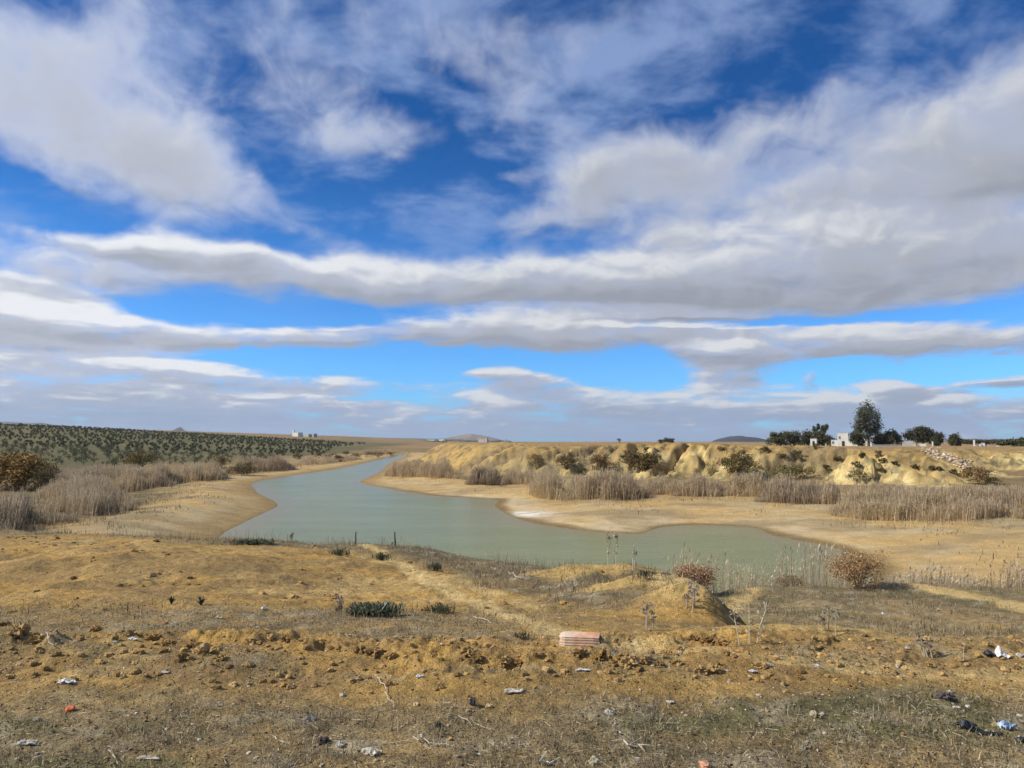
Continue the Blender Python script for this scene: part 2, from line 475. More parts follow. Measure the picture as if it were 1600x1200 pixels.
def plain(name, rgb, rough=0.85, var=0.25, scale=8.0, bump=0.0, bscale=40.0, spec=0.3, rgb2=None, trans=0.0):
    """one colour, uneven: large and small variation in the object's own space, fine relief"""
    m, g, b = new_mat(name)
    tc = g.n('ShaderNodeTexCoord')
    n1 = g.noise(tc.outputs['Object'], scale, 5, 0.6)
    c2 = rgb2 or tuple(c * (1 - var) for c in rgb)
    c1 = rgb if rgb2 else tuple(min(1, c * (1 + var)) for c in rgb)
    f = g.smooth(n1, 0.32, 0.68)
    g.set(b.inputs['Base Color'], g.mix(f, (*c2, 1), (*c1, 1)))
    b.inputs['Roughness'].default_value = rough
    b.inputs['Specular IOR Level'].default_value = spec
    if bump:
        bn = g.n('ShaderNodeBump')
        bn.inputs['Strength'].default_value = bump
        bn.inputs['Distance'].default_value = 0.02
        g.set(bn.inputs['Height'], g.noise(tc.outputs['Object'], bscale, 4, 0.6))
        g.set(b.inputs['Normal'], bn.outputs[0])
    return m


def tinted(name, rough=0.8, spec=0.25, trans=0.0, sheen=0.0):
    """colour carried by the mesh (each leaf, stalk or stone has its own), with a little noise"""
    m, g, b = new_mat(name)
    at = g.n('ShaderNodeAttribute', attribute_name='tint')
    tc = g.n('ShaderNodeTexCoord')
    n1 = g.noise(tc.outputs['Object'], 3.0, 4, 0.6)
    k = g.smooth(n1, 0.25, 0.75, 0.78, 1.22, 'LINEAR')
    c = g.v('SCALE', at.outputs['Color'], scale=k)
    g.set(b.inputs['Base Color'], c)
    b.inputs['Roughness'].default_value = rough
    b.inputs['Specular IOR Level'].default_value = spec
    if trans:
        tr = g.n('ShaderNodeBsdfTranslucent')
        g.set(tr.inputs[0], c)
        mx = g.n('ShaderNodeMixShader')
        mx.inputs[0].default_value = trans
        out = g.t.nodes['Material Output']
        g.set(mx.inputs[1], b.outputs[0]); g.set(mx.inputs[2], tr.outputs[0])
        g.set(out.inputs[0], mx.outputs[0])
    return m


def mesh_np(name, verts, faces, mat=None, tint=None, smooth=False, parent=None, corner=4, link=True):
    """faces: (n, corner) index array; tint: per-vertex rgb"""
    me = bpy.data.meshes.new(name)
    v = np.asarray(verts, np.float32); f = np.asarray(faces, np.int32)
    me.vertices.add(len(v)); me.vertices.foreach_set('co', v.ravel())
    me.loops.add(f.size); me.loops.foreach_set('vertex_index', f.ravel())
    me.polygons.add(len(f))
    me.polygons.foreach_set('loop_start', np.arange(0, f.size, f.shape[1], dtype=np.int32))
    me.polygons.foreach_set('loop_total', np.full(len(f), f.shape[1], np.int32))
    me.polygons.foreach_set('use_smooth', np.full(len(f), bool(smooth)))
    me.update(calc_edges=True)
    if tint is not None:
        a = me.attributes.new('tint', 'FLOAT_COLOR', 'POINT')
        c = np.ones((len(v), 4), np.float32); c[:, :3] = tint
        a.data.foreach_set('color', c.ravel())
    if mat: me.materials.append(mat)
    if not link: return me
    o = bpy.data.objects.new(name, me)
    col.objects.link(o)
    if parent: o.parent = parent
    return o


def tag(o, label=None, cat=None, group=None, kind=None):
    if label: o['label'] = label
    if cat: o['category'] = cat
    if group: o['group'] = group
    if kind: o['kind'] = kind
    return o


def empty(name, loc, rz=0.0):
    o = bpy.data.objects.new(name, None)
    o.location = loc
    o.rotation_euler = (0, 0, rz)
    o.empty_display_size = 0.2
    col.objects.link(o)
    return o


# ------------------------------------------------------------------ the ground: one sheet, fine near the viewer, coarse far off
front = np.linspace(R(-43), R(43), 660)
rest = np.linspace(R(43), R(317), 70)[1:-1]
ang = np.concatenate([front, rest])
rad = np.concatenate([np.linspace(0.4, 2.9, 14), np.geomspace(3, 30, 430), np.geomspace(30.2, 165, 270), np.geomspace(166.5, 650, 110), np.geomspace(680, 11000, 44)])
na, nr = len(ang), len(rad)
RR, AA = np.meshgrid(rad, ang, indexing='ij')
GX, GY = (RR * np.sin(AA)).ravel(), (RR * np.cos(AA)).ravel()
ZN = zones(GX, GY)
GZ = height(GX, GY, ZN)


def lerp(c, a, m):
    return c * (1 - m[:, None]) + np.asarray(a)[None, :] * m[:, None]


def soil(x, y, z, Z):
    """what the ground is made of, place by place"""
    sd, r, c, cc = Z['sd'], Z['r'], Z['c'], Z['cc']
    n4, n1, n20 = fbm(x / 4, y / 4, 4, 101), fbm(x / 0.9, y / 0.9, 4, 103), fbm(x / 20, y / 20, 4, 105)
    n60 = fbm(x / 70, y / 70, 4, 107)
    C = np.tile(np.array([0.235, 0.165, 0.078]), (len(x), 1))
    C = lerp(C, (0.30, 0.195, 0.10), sm(0.4, 0.65, n60) * sm(200, 420, r))
    # dry mud flats along the shore, dun grass further up
    flat = sm(26, 10, sd + (n20 - .5) * 16) * sm(14, 20, y)
    C = lerp(C, (0.52, 0.345, 0.140), flat)
    C = lerp(C, (0.50, 0.40, 0.235), flat * sm(0.52, 0.66, n4) * 0.7)
    C = lerp(C, (0.31, 0.225, 0.115), flat * sm(0.5, 0.7, fbm(x / 6, y / 3, 4, 109)) * 0.75)
    C = lerp(C, (0.36, 0.265, 0.13), flat * sm(.50, .64, n1) * .5)
    C = lerp(C, (0.33, 0.255, 0.14), sm(8, 22, sd) * sm(34, 20, sd) * sm(0.42, 0.6, n4) * 0.8)
    # pale salt rim and the wet line
    rim = sm(0.4, 1.4, sd) * sm(5.5, 2.0, sd) * sm(0.47, 0.62, fbm(x / 11, y / 11, 3, 111)) * (x > -30)
    C = lerp(C, (0.62, 0.50, 0.31), rim * 0.5)
    tip = np.exp(-(((x - TIP[0]) / 2.6) ** 2 + ((y - TIP[1]) / 2.2) ** 2)) * sm(0.0, 0.8, sd)
    C = lerp(C, (0.74, 0.70, 0.60), np.clip(tip * 1.6, 0, 1) * sm(0.3, 0.5, n1))
    C = lerp(C, (0.20, 0.135, 0.055), sm(1.7, 0.3, sd + (n4 - .5) * 1.5) * 0.9)
    C = lerp(C, (0.30, 0.20, 0.08), sm(4.5, 1.5, sd) * sm(-10, -22, x) * 0.75)
    lb = sm(5, 13, sd + (n4 - .5) * 7) * sm(-16, -24, x) * sm(150, 110, y) * sm(26, 30, y)
    C = lerp(C, (0.21, 0.155, 0.08), lb * .85)
    C = lerp(C, (0.15, 0.125, 0.062), lb * sm(.48, .62, fbm(x / 2.5, y / 2.5, 4, 108)) * .8)
    # orchard soil
    orch = sm(-70, -95, x + (n20 - .5) * 30) * sm(115, 150, y) * sm(900, 620, r)
    C = lerp(C, (0.128, 0.114, 0.052), orch)
    C = lerp(C, (0.19, 0.15, 0.075), orch * sm(0.52, 0.66, n20) * 0.6)
    # the bluff: ochre above, cream marl below
    k = np.clip(cc / 10.5, 0, 1)
    on = sm(-3, 0.8, cc)
    och = np.array([0.45, 0.29, 0.098])
    C = lerp(C, och, on)
    cream = on * sm(0.70, 0.30, k + (n4 - .5) * 0.8) * sm(0.08, 0.4, Z['rug'])
    C = lerp(C, (0.63, 0.485, 0.205), cream * 0.95)
    C = lerp(C, (0.66, 0.57, 0.33), cream * sm(0.5, 0.7, n1) * 0.5)
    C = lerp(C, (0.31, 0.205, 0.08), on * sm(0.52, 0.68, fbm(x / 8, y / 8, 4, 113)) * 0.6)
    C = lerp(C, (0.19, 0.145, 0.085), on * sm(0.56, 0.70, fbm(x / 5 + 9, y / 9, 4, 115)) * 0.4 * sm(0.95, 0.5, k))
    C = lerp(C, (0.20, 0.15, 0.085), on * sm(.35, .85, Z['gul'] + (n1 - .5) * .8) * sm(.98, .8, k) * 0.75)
    C = lerp(C, (0.23, 0.165, 0.08), on * sm(.60, .72, fbm(x / 1.7, y / 1.7, 3, 117)) * .7)
    stra = np.sin(z * 7.5 + (n20 - .5) * 9 + (n4 - .5) * 3)
    C = lerp(C, (0.36, 0.235, 0.085), on * sm(.25, .95, stra) * sm(.97, .85, k) * .42)
    C = lerp(C, (0.13, 0.11, 0.06), on * sm(.655, .70, fbm(x / .9, y / 1.6, 3, 114)) * .75)
    top = sm(9, 13, cc)
    C = lerp(C, (0.30, 0.20, 0.095), top * 0.75)
    # the near bank
    near = sm(1.2, -0.6, y - Z['brow']) * sm(60, 44, np.abs(x))
    N = np.tile(np.array([0.43, 0.262, 0.080]), (len(x), 1))
    N = lerp(N, (0.46, 0.325, 0.135), sm(0.5, 0.7, n1) * 0.6)
    N = lerp(N, (0.27, 0.185, 0.085), sm(0.50, 0.66, fbm(x / 1.6, y / 1.1, 4, 119)) * 0.55)
    N = lerp(N, (0.22, 0.145, 0.065), sm(.60, .72, fbm(x / .38, y / .38, 3, 118)) * .6)
    dun, drk, oli = (0.250, 0.185, 0.093), (0.135, 0.105, 0.058), (0.150, 0.140, 0.060)
    w = (n4 - .5) * 3.0 + (n1 - .5) * 1.6
    wx = (fbm(x / 2, y / 2, 3, 121) - .5) * 3
    g1 = sm(5.55, 4.85, y + w * 0.38)                                     # litter and dead grass at the feet
    g2 = sm(6.85, 7.4, y + w * 0.3) * sm(9.8, 8.3, y + w * 0.5) * sm(1.0, -0.6, x + wx * .5)   # grey strip behind the clods
    brow = sm(-5.0, -1.8, y - Z['brow'] + w * 0.7) * sm(-30, -6, x + w)   # scrub on the brow
    scrub = sm(PATH_OFF, PATH_OFF + 1.2, (x - PATH_AT(y)) + wx * 0.5) * sm(8.4, 9.6, y + w * .3) * sm(0.6, -0.4, x - Z['step'])
    right = sm(-0.2, 0.7, x - Z['step']) * sm(7.2, 8.6, y + w * 0.35)
    trail = np.zeros(len(x))
    for pts, wd, a in PATHS[:3]:
        dd, _ = seg_dist(x, y, pts)
        trail = np.maximum(trail, sm(wd * 1.3, wd * .6, dd + (n1 - .5) * wd) * a)
    weeds = np.clip(g1 + g2 * 0.9 + brow * 0.9 + scrub * 1.0 + right * 0.85 + sm(5.3, 5.8, y) * sm(7.2, 6.8, y) * .62 * sm(.44, .60, fbm(x / .8, y / .5, 4, 122)), 0, 1)
    weeds = weeds * (0.58 + 0.42 * sm(0.36, 0.54, n1 * 0.55 + fbm(x / 0.35, y / 0.35, 3, 123) * 0.45))
    Z['weeds'], Z['band'] = weeds * near, sm(5.1, 5.7, y + w * .3) * sm(7.2, 6.8, y)
    weeds = weeds * (1 - trail)
    N = lerp(N, dun, weeds)
    N = lerp(N, (0.15, 0.115, 0.068), weeds * np.clip(scrub + brow * .6, 0, 1) * .6)
    N = lerp(N, drk, weeds * sm(0.52, 0.70, fbm(x / 1.1, y / 1.1, 4, 125)) * 0.75)
    green = np.clip(right * 0.55 * sm(0.48, 0.64, fbm(x / 3, y / 2, 3, 127)) + g1 * sm(0.52, 0.66, fbm(x / 1.4, y / 0.8, 3, 129)) + brow * 0.4 * sm(0.5, .65, n4), 0, 1)
    N = lerp(N, oli, green * 0.75)
    N = lerp(N, (0.36, 0.295, 0.185), weeds * sm(0.54, 0.70, fbm(x / 0.22, y / 0.22, 3, 131)) * 0.7)
    band = sm(5.1, 5.7, y + w * .3) * sm(7.2, 6.8, y)
    N = lerp(N, (0.27, 0.165, 0.065), band * sm(0.5, 0.68, fbm(x / 0.5, y / 0.4, 4, 133)) * 0.7)
    for (mx, my, rx, ry, h) in MOUNDS[:4]:
        mm = np.exp(-((x - mx) / (rx * .95)) ** 2 - ((y - my) / (ry * .95)) ** 2)
        N = lerp(N, (0.47, 0.315, 0.115), sm(0.32, 0.52, mm + (n1 - .5) * 0.45) * 0.97)
    # worn tracks
    for pts, wd, a in PATHS:
        dd, _ = seg_dist(x, y, pts)
        N = lerp(N, (0.56, 0.40, 0.17), sm(wd, wd * 0.35, dd + (n1 - .5) * wd * 1.2) * a)
    C = C * (1 - near[:, None]) + N * near[:, None]
    under = (sd < 0) & (near < .5)
    C[under] = (0.16, 0.13, 0.07)
    return np.clip(C * (0.90 + 0.2 * n1)[:, None], 0.01, 0.9)


TIP = on_z(805, 800, 0.3)
PATHS = []
_p = [hit(px, py, 5, 30) for px, py in [(556, 850), (600, 868), (640, 890), (680, 912), (740, 940), (800, 964), (862, 988)]]
PATHS.append(([(p.x, p.y) for p in _p], 0.24, .95))
PATH_OFF = 0.25
_py, _px = [p.y for p in _p][::-1], [p.x for p in _p][::-1]
PATH_AT = lambda y: np.interp(y, _py, _px)
_p = [hit(px, py, 5, 30) for px, py in [(640, 890), (700, 905), (760, 925), (830, 945)]]
PATHS.append(([(p.x, p.y) for p in _p], 0.26, 0.6))
_p = [hit(px, py, 5, 30) for px, py in [(1060, 908), (1200, 906), (1340, 907), (1440, 917), (1520, 932), (1600, 952), (1700, 985)]]
PATHS.append(([(p.x, p.y) for p in _p], 0.42, 0.85))
_p = [hit(px, py, 5, 30) for px, py in [(900, 1002), (1050, 1015), (1200, 1030), (1400, 1045), (1620, 1062)]]
PATHS.append(([(p.x, p.y) for p in _p], 0.22, 0.5))

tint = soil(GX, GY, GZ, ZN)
idx = np.arange(na * nr).reshape(nr, na)
nxt = np.roll(idx, -1, axis=1)
quads = np.stack([idx[:-1], idx[1:], nxt[1:], nxt[:-1]], axis=-1).reshape(-1, 4)
verts = np.stack([GX, GY, GZ], axis=1)

m_ground, g, b = new_mat('dry_earth')
tc = g.n('ShaderNodeTexCoord')
at = g.n('ShaderNodeAttribute', attribute_name='tint')
P = tc.outputs['Object']
k1 = g.smooth(g.noise(P, 9.0, 6, 0.65), 0.28, 0.72, 0.66, 1.30, 'LINEAR')
k2 = g.smooth(g.noise(P, 48.0, 4, 0.7), 0.28, 0.72, 0.58, 1.40, 'LINEAR')  # uneven soil tone, contrast raised to paint in shadows between crumbs
k3 = g.smooth(g.noise(P, 0.7, 5, 0.6), 0.3, 0.7, 0.84, 1.16, 'LINEAR')
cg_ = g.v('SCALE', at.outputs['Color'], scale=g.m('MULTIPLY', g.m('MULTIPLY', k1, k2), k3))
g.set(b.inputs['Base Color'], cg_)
b.inputs['Roughness'].default_value = 0.95
b.inputs['Specular IOR Level'].default_value = 0.12
hh = g.m('ADD', g.m('MULTIPLY', g.noise(P, 14.0, 5, 0.65), 0.055), g.m('MULTIPLY', g.noise(P, 1.6, 4, 0.6), 0.10))
hh = g.m('ADD', hh, g.m('MULTIPLY', g.noise(P, 60.0, 4, 0.65), 0.022))
bn = g.n('ShaderNodeBump'); bn.inputs['Strength'].default_value = 0.9; bn.inputs['Distance'].default_value = 1.0
g.set(bn.inputs['Height'], hh)
g.set(b.inputs['Normal'], bn.outputs[0])
# close the small hole under the viewer
c0 = len(verts)
verts = np.vstack([verts, [[0, 0, 4.8]]]); tint = np.vstack([tint, tint[:1]])
ground = mesh_np('ground', verts, quads, m_ground, tint, smooth=True)
ground['kind'] = 'structure'

GRID = GZ.reshape(nr, na)
NF = 660


def on_mesh(x, y):
    """height of the sheet itself, read back from its grid"""
    x = np.asarray(x, float); y = np.asarray(y, float)
    rr, aa = np.hypot(x, y), np.arctan2(x, y)
    i = np.clip(np.searchsorted(rad, rr) - 1, 0, nr - 2)
    fi = np.clip((rr - rad[i]) / (rad[i + 1] - rad[i]), 0, 1)
    ja = (aa - front[0]) / (front[1] - front[0])
    j = np.clip(np.floor(ja).astype(int), 0, NF - 2)
    fj = np.clip(ja - j, 0, 1)
    z = (GRID[i, j] * (1 - fj) + GRID[i, j + 1] * fj) * (1 - fi) + (GRID[i + 1, j] * (1 - fj) + GRID[i + 1, j + 1] * fj) * fi
    off = (np.abs(aa) > front[-1] - .002)
    if np.any(off):
        z = np.array(z, float)
        z[off] = height_law(x[off], y[off])
    return z


height_law = height


def height(x, y, Z=None, fine=True):
    return on_mesh(x, y)

# ------------------------------------------------------------------ water
m_water, g, b = new_mat('turbid_water')
tc = g.n('ShaderNodeTexCoord')
P = tc.outputs['Object']
n1 = g.noise(g.v('MULTIPLY', P, (0.35, 1.3, 1.0)), 0.16, 6, 0.68)  # stretched streaks: the ripples' light and dark put into the colour
deep = g.mix(g.smooth(n1, 0.3, 0.7), (0.176, 0.186, 0.070, 1), (0.216, 0.220, 0.090, 1))
sh = g.n('ShaderNodeAttribute', attribute_name='tint')          # how shallow: mud shows through at the margin
g.set(b.inputs['Base Color'], g.mix(g.m('MULTIPLY', sh.outputs['Fac'], 0.75), deep, (0.235, 0.185, 0.085, 1)))
b.inputs['Specular Tint'].default_value = (1.0, 0.97, 0.80, 1)
b.inputs['Roughness'].default_value = 0.22
b.inputs['IOR'].default_value = 1.33
b.inputs['Specular IOR Level'].default_value = 0.09
st = g.v('MULTIPLY', P, (0.55, 1.6, 1.0))
w1 = g.noise(st, 1.4, 4, 0.6, 0.3)
w2 = g.noise(st, 6.0, 3, 0.6, 0.2)
bn = g.n('ShaderNodeBump'); bn.inputs['Strength'].default_value = 1.0; bn.inputs['Distance'].default_value = 1.0
g.set(bn.inputs['Height'], g.m('ADD', g.m('MULTIPLY', w1, 0.050), g.m('MULTIPLY', w2, 0.012)))
g.set(b.inputs['Normal'], bn.outputs[0])
wx, wy = np.meshgrid(np.linspace(-125, 45, 130), np.geomspace(24, 420, 240))
wz = zones(wx.ravel(), wy.ravel())['sd']
wv_ = np.stack([wx.ravel(), wy.ravel(), np.zeros(wx.size)], 1)
wi = np.arange(wx.size).reshape(wx.shape)
wq = np.stack([wi[:-1, :-1], wi[:-1, 1:], wi[1:, 1:], wi[1:, :-1]], -1).reshape(-1, 4)
shal = sm(-4.5, -0.2, wz)
wq = wq[(wz[wq] < 6).any(axis=1)]
water = mesh_np('reservoir_water', wv_, wq, m_water, np.repeat(shal[:, None], 3, axis=1))
water['kind'] = 'structure'

# ------------------------------------------------------------------ mesh builders
class MB:
    """collects quads with a colour per vertex"""
    def __init__(s): s.v, s.f, s.c, s.n = [], [], [], 0
    def add(s, v, f, c):
        v = np.asarray(v, float); f = np.asarray(f, int)
        s.v.append(v); s.f.append(f + s.n); s.n += len(v)
        c = np.asarray(c, float)
        s.c.append(np.tile(c, (len(v), 1)) if c.ndim == 1 else c)
    def build(s, name, mat, parent=None, smooth=False, link=True):
        return mesh_np(name, np.vstack(s.v), np.vstack(s.f), mat, np.vstack(s.c), smooth, parent, link=link)


def tube(mb, pts, rads, c, sides=6):
    pts = [Vector(p) for p in pts]
    V, F = [], []
    for i, p in enumerate(pts):
        t = (pts[min(i + 1, len(pts) - 1)] - pts[max(i - 1, 0)]).normalized()
        a = t.orthogonal().normalized(); b_ = t.cross(a)
        for k in range(sides):
            th = 2 * math.pi * k / sides
            V.append(p + (a * math.cos(th) + b_ * math.sin(th)) * rads[i])
    for i in range(len(pts) - 1):
        for k in range(sides):
            k2 = (k + 1) % sides
            F.append((i * sides + k, i * sides + k2, (i + 1) * sides + k2, (i + 1) * sides + k))
    V.append(pts[-1] + Vector((0, 0, 0)))
    e = len(V) - 1
    for k in range(0, sides, 1):
        F.append(((len(pts) - 1) * sides + k, (len(pts) - 1) * sides + (k + 1) % sides, e, e))
    F = [f if f[2] != f[3] else (f[0], f[1], f[2], f[2]) for f in F]
    # caps as degenerate-free quads: skip when radius is tiny
    F = [f for f in F if len(set(f)) == 4]
    mb.add([tuple(v) for v in V[:-1]], F, c)


def box(mb, x0, x1, y0, y1, z0, z1, c):
    v = [(x0, y0, z0), (x1, y0, z0), (x1, y1, z0), (x0, y1, z0), (x0, y0, z1), (x1, y0, z1), (x1, y1, z1), (x0, y1, z1)]
    mb.add(v, [(0, 3, 2, 1), (4, 5, 6, 7), (0, 1, 5, 4), (1, 2, 6, 5), (2, 3, 7, 6), (3, 0, 4, 7)], c)


def leaves(mb, cen, size, cols, r, flat=0.0, aspect=0.55):
    """one small quad per centre, each turned its own way"""
    n = len(cen)
    cen = np.asarray(cen, float)
    a = r.normal(size=(n, 3)); a[:, 2] *= (1 - flat)
    a /= np.linalg.norm(a, axis=1)[:, None]
    b_ = r.normal(size=(n, 3)); b_ -= a * (a * b_).sum(1)[:, None]
    b_ /= np.linalg.norm(b_, axis=1)[:, None] + 1e-9
    s_ = size * r.uniform(0.6, 1.35, n)[:, None]
    V = np.stack([cen - a * s_, cen + b_ * s_ * aspect, cen + a * s_, cen - b_ * s_ * aspect], 1).reshape(-1, 3)
    F = np.arange(4 * n).reshape(n, 4)
    C = np.repeat(cols, 4, axis=0)
    mb.add(V, F, C)


def pal(r, n, cols, jit=0.18):
    cols = np.asarray(cols, float)
    c = cols[r.integers(0, len(cols), n)]
    return np.clip(c * (1 + r.normal(0, jit, (n, 1))), 0.005, 0.9)


def clump_points(r, n, clumps, spread):
    k = r.integers(0, len(clumps), n)
    return np.asarray(clumps)[k] + r.normal(0, 1, (n, 3)) * spread


def rim_points(r, n, rx, ry, rz, cz):
    """points through an ellipsoid, more of them near its skin"""
    d_ = r.normal(size=(n, 3)); d_ /= np.linalg.norm(d_, axis=1)[:, None]
    k = r.uniform(0.25, 1.0, n)[:, None] ** 0.45
    return d_ * k * np.array([rx, ry, rz]) + np.array([0, 0, cz])


m_leaf = tinted('foliage', 0.75, 0.2, trans=0.25)
m_dry = tinted('dry_stalks', 0.85, 0.15, trans=0.38)
m_bark = tinted('bark', 0.95, 0.1)
m_stone = tinted('stone', 0.95, 0.15)

BARK = (0.14, 0.105, 0.075)


def shrub(name, label, cat, px, base, wpx, hpx, cols, n=1500, leaf=None, group=None, seed=0, y=None, stems=7, open_=0.0, lean=0.0, twig=(0.20, 0.15, 0.10), z=None, rim=.6):
    """a bush: forked stems under clumps of small leaves"""
    r = np.random.default_rng(1000 + seed)
    p = hit(px, base) if y is None else Vector((at_y(px, base, y).x, y, 0))
    if y is not None: p.z = H(p.x, p.y) if z is None else z
    sc_ = p.y / FOC
    w, h = wpx * sc_, hpx * sc_
    root = empty(name, (p.x, p.y, p.z - 0.02 * h))
    tag(root, label, cat, group)
    mb = MB()
    tips = []
    for i in range(stems):
        th = 2 * math.pi * (i + r.uniform(-.3, .3)) / stems
        q = r.uniform(0.35, 0.95)
        top = Vector((math.cos(th) * w * .42 * q + lean * h, math.sin(th) * w * .36 * q, h * r.uniform(.45, 1.0)))
        mid = Vector((top.x * .4, top.y * .4, top.z * .5))
        s0 = max(0.008 * h, 0.012)
        tube(mb, [(r.normal(0, .03 * w), r.normal(0, .03 * w), -0.05 * h), mid, top], [s0 * 1.6, s0, s0 * .4], twig, 5)
        for j in range(2):
            e = mid + (top - mid) * r.uniform(.1, .7) + Vector((r.normal(0, w * .14), r.normal(0, w * .14), h * r.uniform(.08, .28)))
            tube(mb, [mid + (top - mid) * .1, e], [s0 * .7, s0 * .25], twig, 4)
            tips.append(tuple(e))
        tips.append(tuple(top))
    mb.build('stem', m_bark, root)
    mb = MB()
    cl = np.vstack([np.array(tips), rim_points(r, max(6, int(stems * 4 * rim)), w * .46, w * .40, h * .42, h * .50)])
    cl = cl[cl[:, 2] > h * (0.08 + 0.25 * open_)]
    pts = clump_points(r, n, cl, np.array([w * .075, w * .075, h * .085]))
    pts = pts[(pts[:, 2] > 0.01 * h)]
    bright = np.clip(0.75 + 0.5 * pts[:, 2:3] / h * 0.6, 0.7, 1.15) * 0 + 1
    L = leaf or max(0.024 * w, 0.02)
    leaves(mb, pts, L, pal(r, len(pts), cols) * bright, r)
    mb.build('foliage', m_leaf, root)
    return root


def tree(name, label, px, base, wpx, hpx, y, cols, n=2600, seed=0, lobes=None, trunk_h=0.2, group=None, leaf=0.34, spread=0.16, cat='tree'):
    """tapered trunk, limbs out to the lobes of the crown, leaf clumps round each lobe. lobes: (dx, dz, r) in fractions of width, height"""
    r = np.random.default_rng(3000 + seed)
    x = at_y(px, base, y).x
    z = H(x, y)
    s_ = y / FOC
    w, top = wpx * s_, CAMZ + (HOR - (base - hpx)) * s_
    h = top - z
    root = empty(name, (x, y, z))
    tag(root, label, cat, group)
    mb = MB()
    tr = 0.02 * h + 0.06
    tube(mb, [(0, 0, -.2), (0.01 * h, 0, h * trunk_h), (-0.01 * h, 0.01 * h, h * .6), (0, 0, h * .86)], [tr * 1.3, tr, tr * .6, tr * .2], BARK, 8)
    lobes = lobes or [(r.uniform(-.36, .36), zz, r.uniform(.16, .24)) for zz in (.2, .26, .32, .4, .46, .52, .58, .64, .7, .74, .78, .5, .36)]
    cl, cs = [], []
    for (dx, dz, lr) in lobes:
        c_ = Vector((dx * w, r.uniform(-.28, .28) * w, dz * h))
        tube(mb, [(0, 0, max(h * trunk_h * .8, c_.z - .35 * h)), (c_.x * .6, c_.y * .6, c_.z - .08 * h), c_], [tr * .55, tr * .35, tr * .12], BARK, 5)
        m_ = 9
        dd = r.normal(size=(m_, 3)); dd /= np.linalg.norm(dd, axis=1)[:, None]
        cl.append(np.array(c_) + dd * np.array([lr * w, lr * w, lr * min(h, 1.4 * w)]) * r.uniform(.45, 1.0, (m_, 1)))
    mb.build('trunk', m_bark, root)
    cl = np.vstack(cl)
    mb = MB()
    pts = clump_points(r, int(n * 1.5), cl, np.array([w, w, min(h, 1.3 * w)]) * spread * .5)
    pts = pts[pts[:, 2] > .03 * h]
    leaves(mb, pts, leaf, pal(r, len(pts), cols), r)
    mb.build('crown', m_leaf, root)
    return root


# ------------------------------------------------------------------ far hills
def far_hill(name, px, w_px, top_px, y, rgb, seed, flat=1.0, depth=0.6):
    s_ = y / FOC
    cx, w, h = (px - CX) * s_, w_px * s_, (HOR - top_px) * s_ + 3
    n1_, n2_ = 60, 18
    u, v = np.meshgrid(np.linspace(-1, 1, n1_), np.linspace(-1, 1, n2_))
    rr = np.sqrt(u * u + v * v)
    prof = np.clip(1 - rr ** (2.2 * flat), 0, 1) ** 0.9
    nz = fbm(u * 3.1 + seed, v * 2.0, 4, 200 + seed)
    z = prof * h * (0.92 + 0.5 * (nz - .42))
    z = np.where(rr >= .99, -8, z)
    V = np.stack([cx + u.ravel() * w * .5, y + v.ravel() * w * .5 * depth, 4.0 + z.ravel()], 1)
    i = np.arange(n1_ * n2_).reshape(n2_, n1_)
    F = np.stack([i[:-1, :-1], i[:-1, 1:], i[1:, 1:], i[1:, :-1]], -1).reshape(-1, 4)
    o = mesh_np(name, V, F, plain('scrub_' + name, rgb, 0.95, 0.3, 0.01), None, True)
    o['kind'] = 'structure'
    return o


far_hill('hill_table', 1157, 92, 681.5, 5000, (0.035, 0.032, 0.032), 1, 1.2)
far_hill('hill_pale', 735, 110, 678.5, 7500, (0.22, 0.16, 0.10), 2, 0.9)
far_hill('hill_ridge', 590, 420, 683.5, 6500, (0.11, 0.095, 0.06), 3, 0.8, 0.35)
far_hill('hill_peak', 282, 60, 668.0, 8500, (0.10, 0.09, 0.07), 4, 0.8)
far_hill('hill_back', 20, 320, 659.0, 6000, (0.10, 0.095, 0.06), 5, 0.8, 0.4)
far_hill('hill_low', 1490, 360, 686.5, 7000, (0.10, 0.09, 0.06), 6, 0.8, 0.3)
far_hill('hill_long', 420, 500, 682.5, 9000, (0.11, 0.10, 0.07), 7, 0.8, 0.3)

# ------------------------------------------------------------------ reed beds
STRAW = [(0.62, 0.465, 0.235), (0.53, 0.39, 0.19), (0.68, 0.53, 0.29), (0.45, 0.33, 0.165)]
MAUVE = [(0.58, 0.425, 0.235), (0.48, 0.345, 0.19), (0.66, 0.50, 0.285), (0.38, 0.27, 0.15)]
PALE = [(0.50, 0.42, 0.28), (0.44, 0.35, 0.23), (0.38, 0.29, 0.18)]


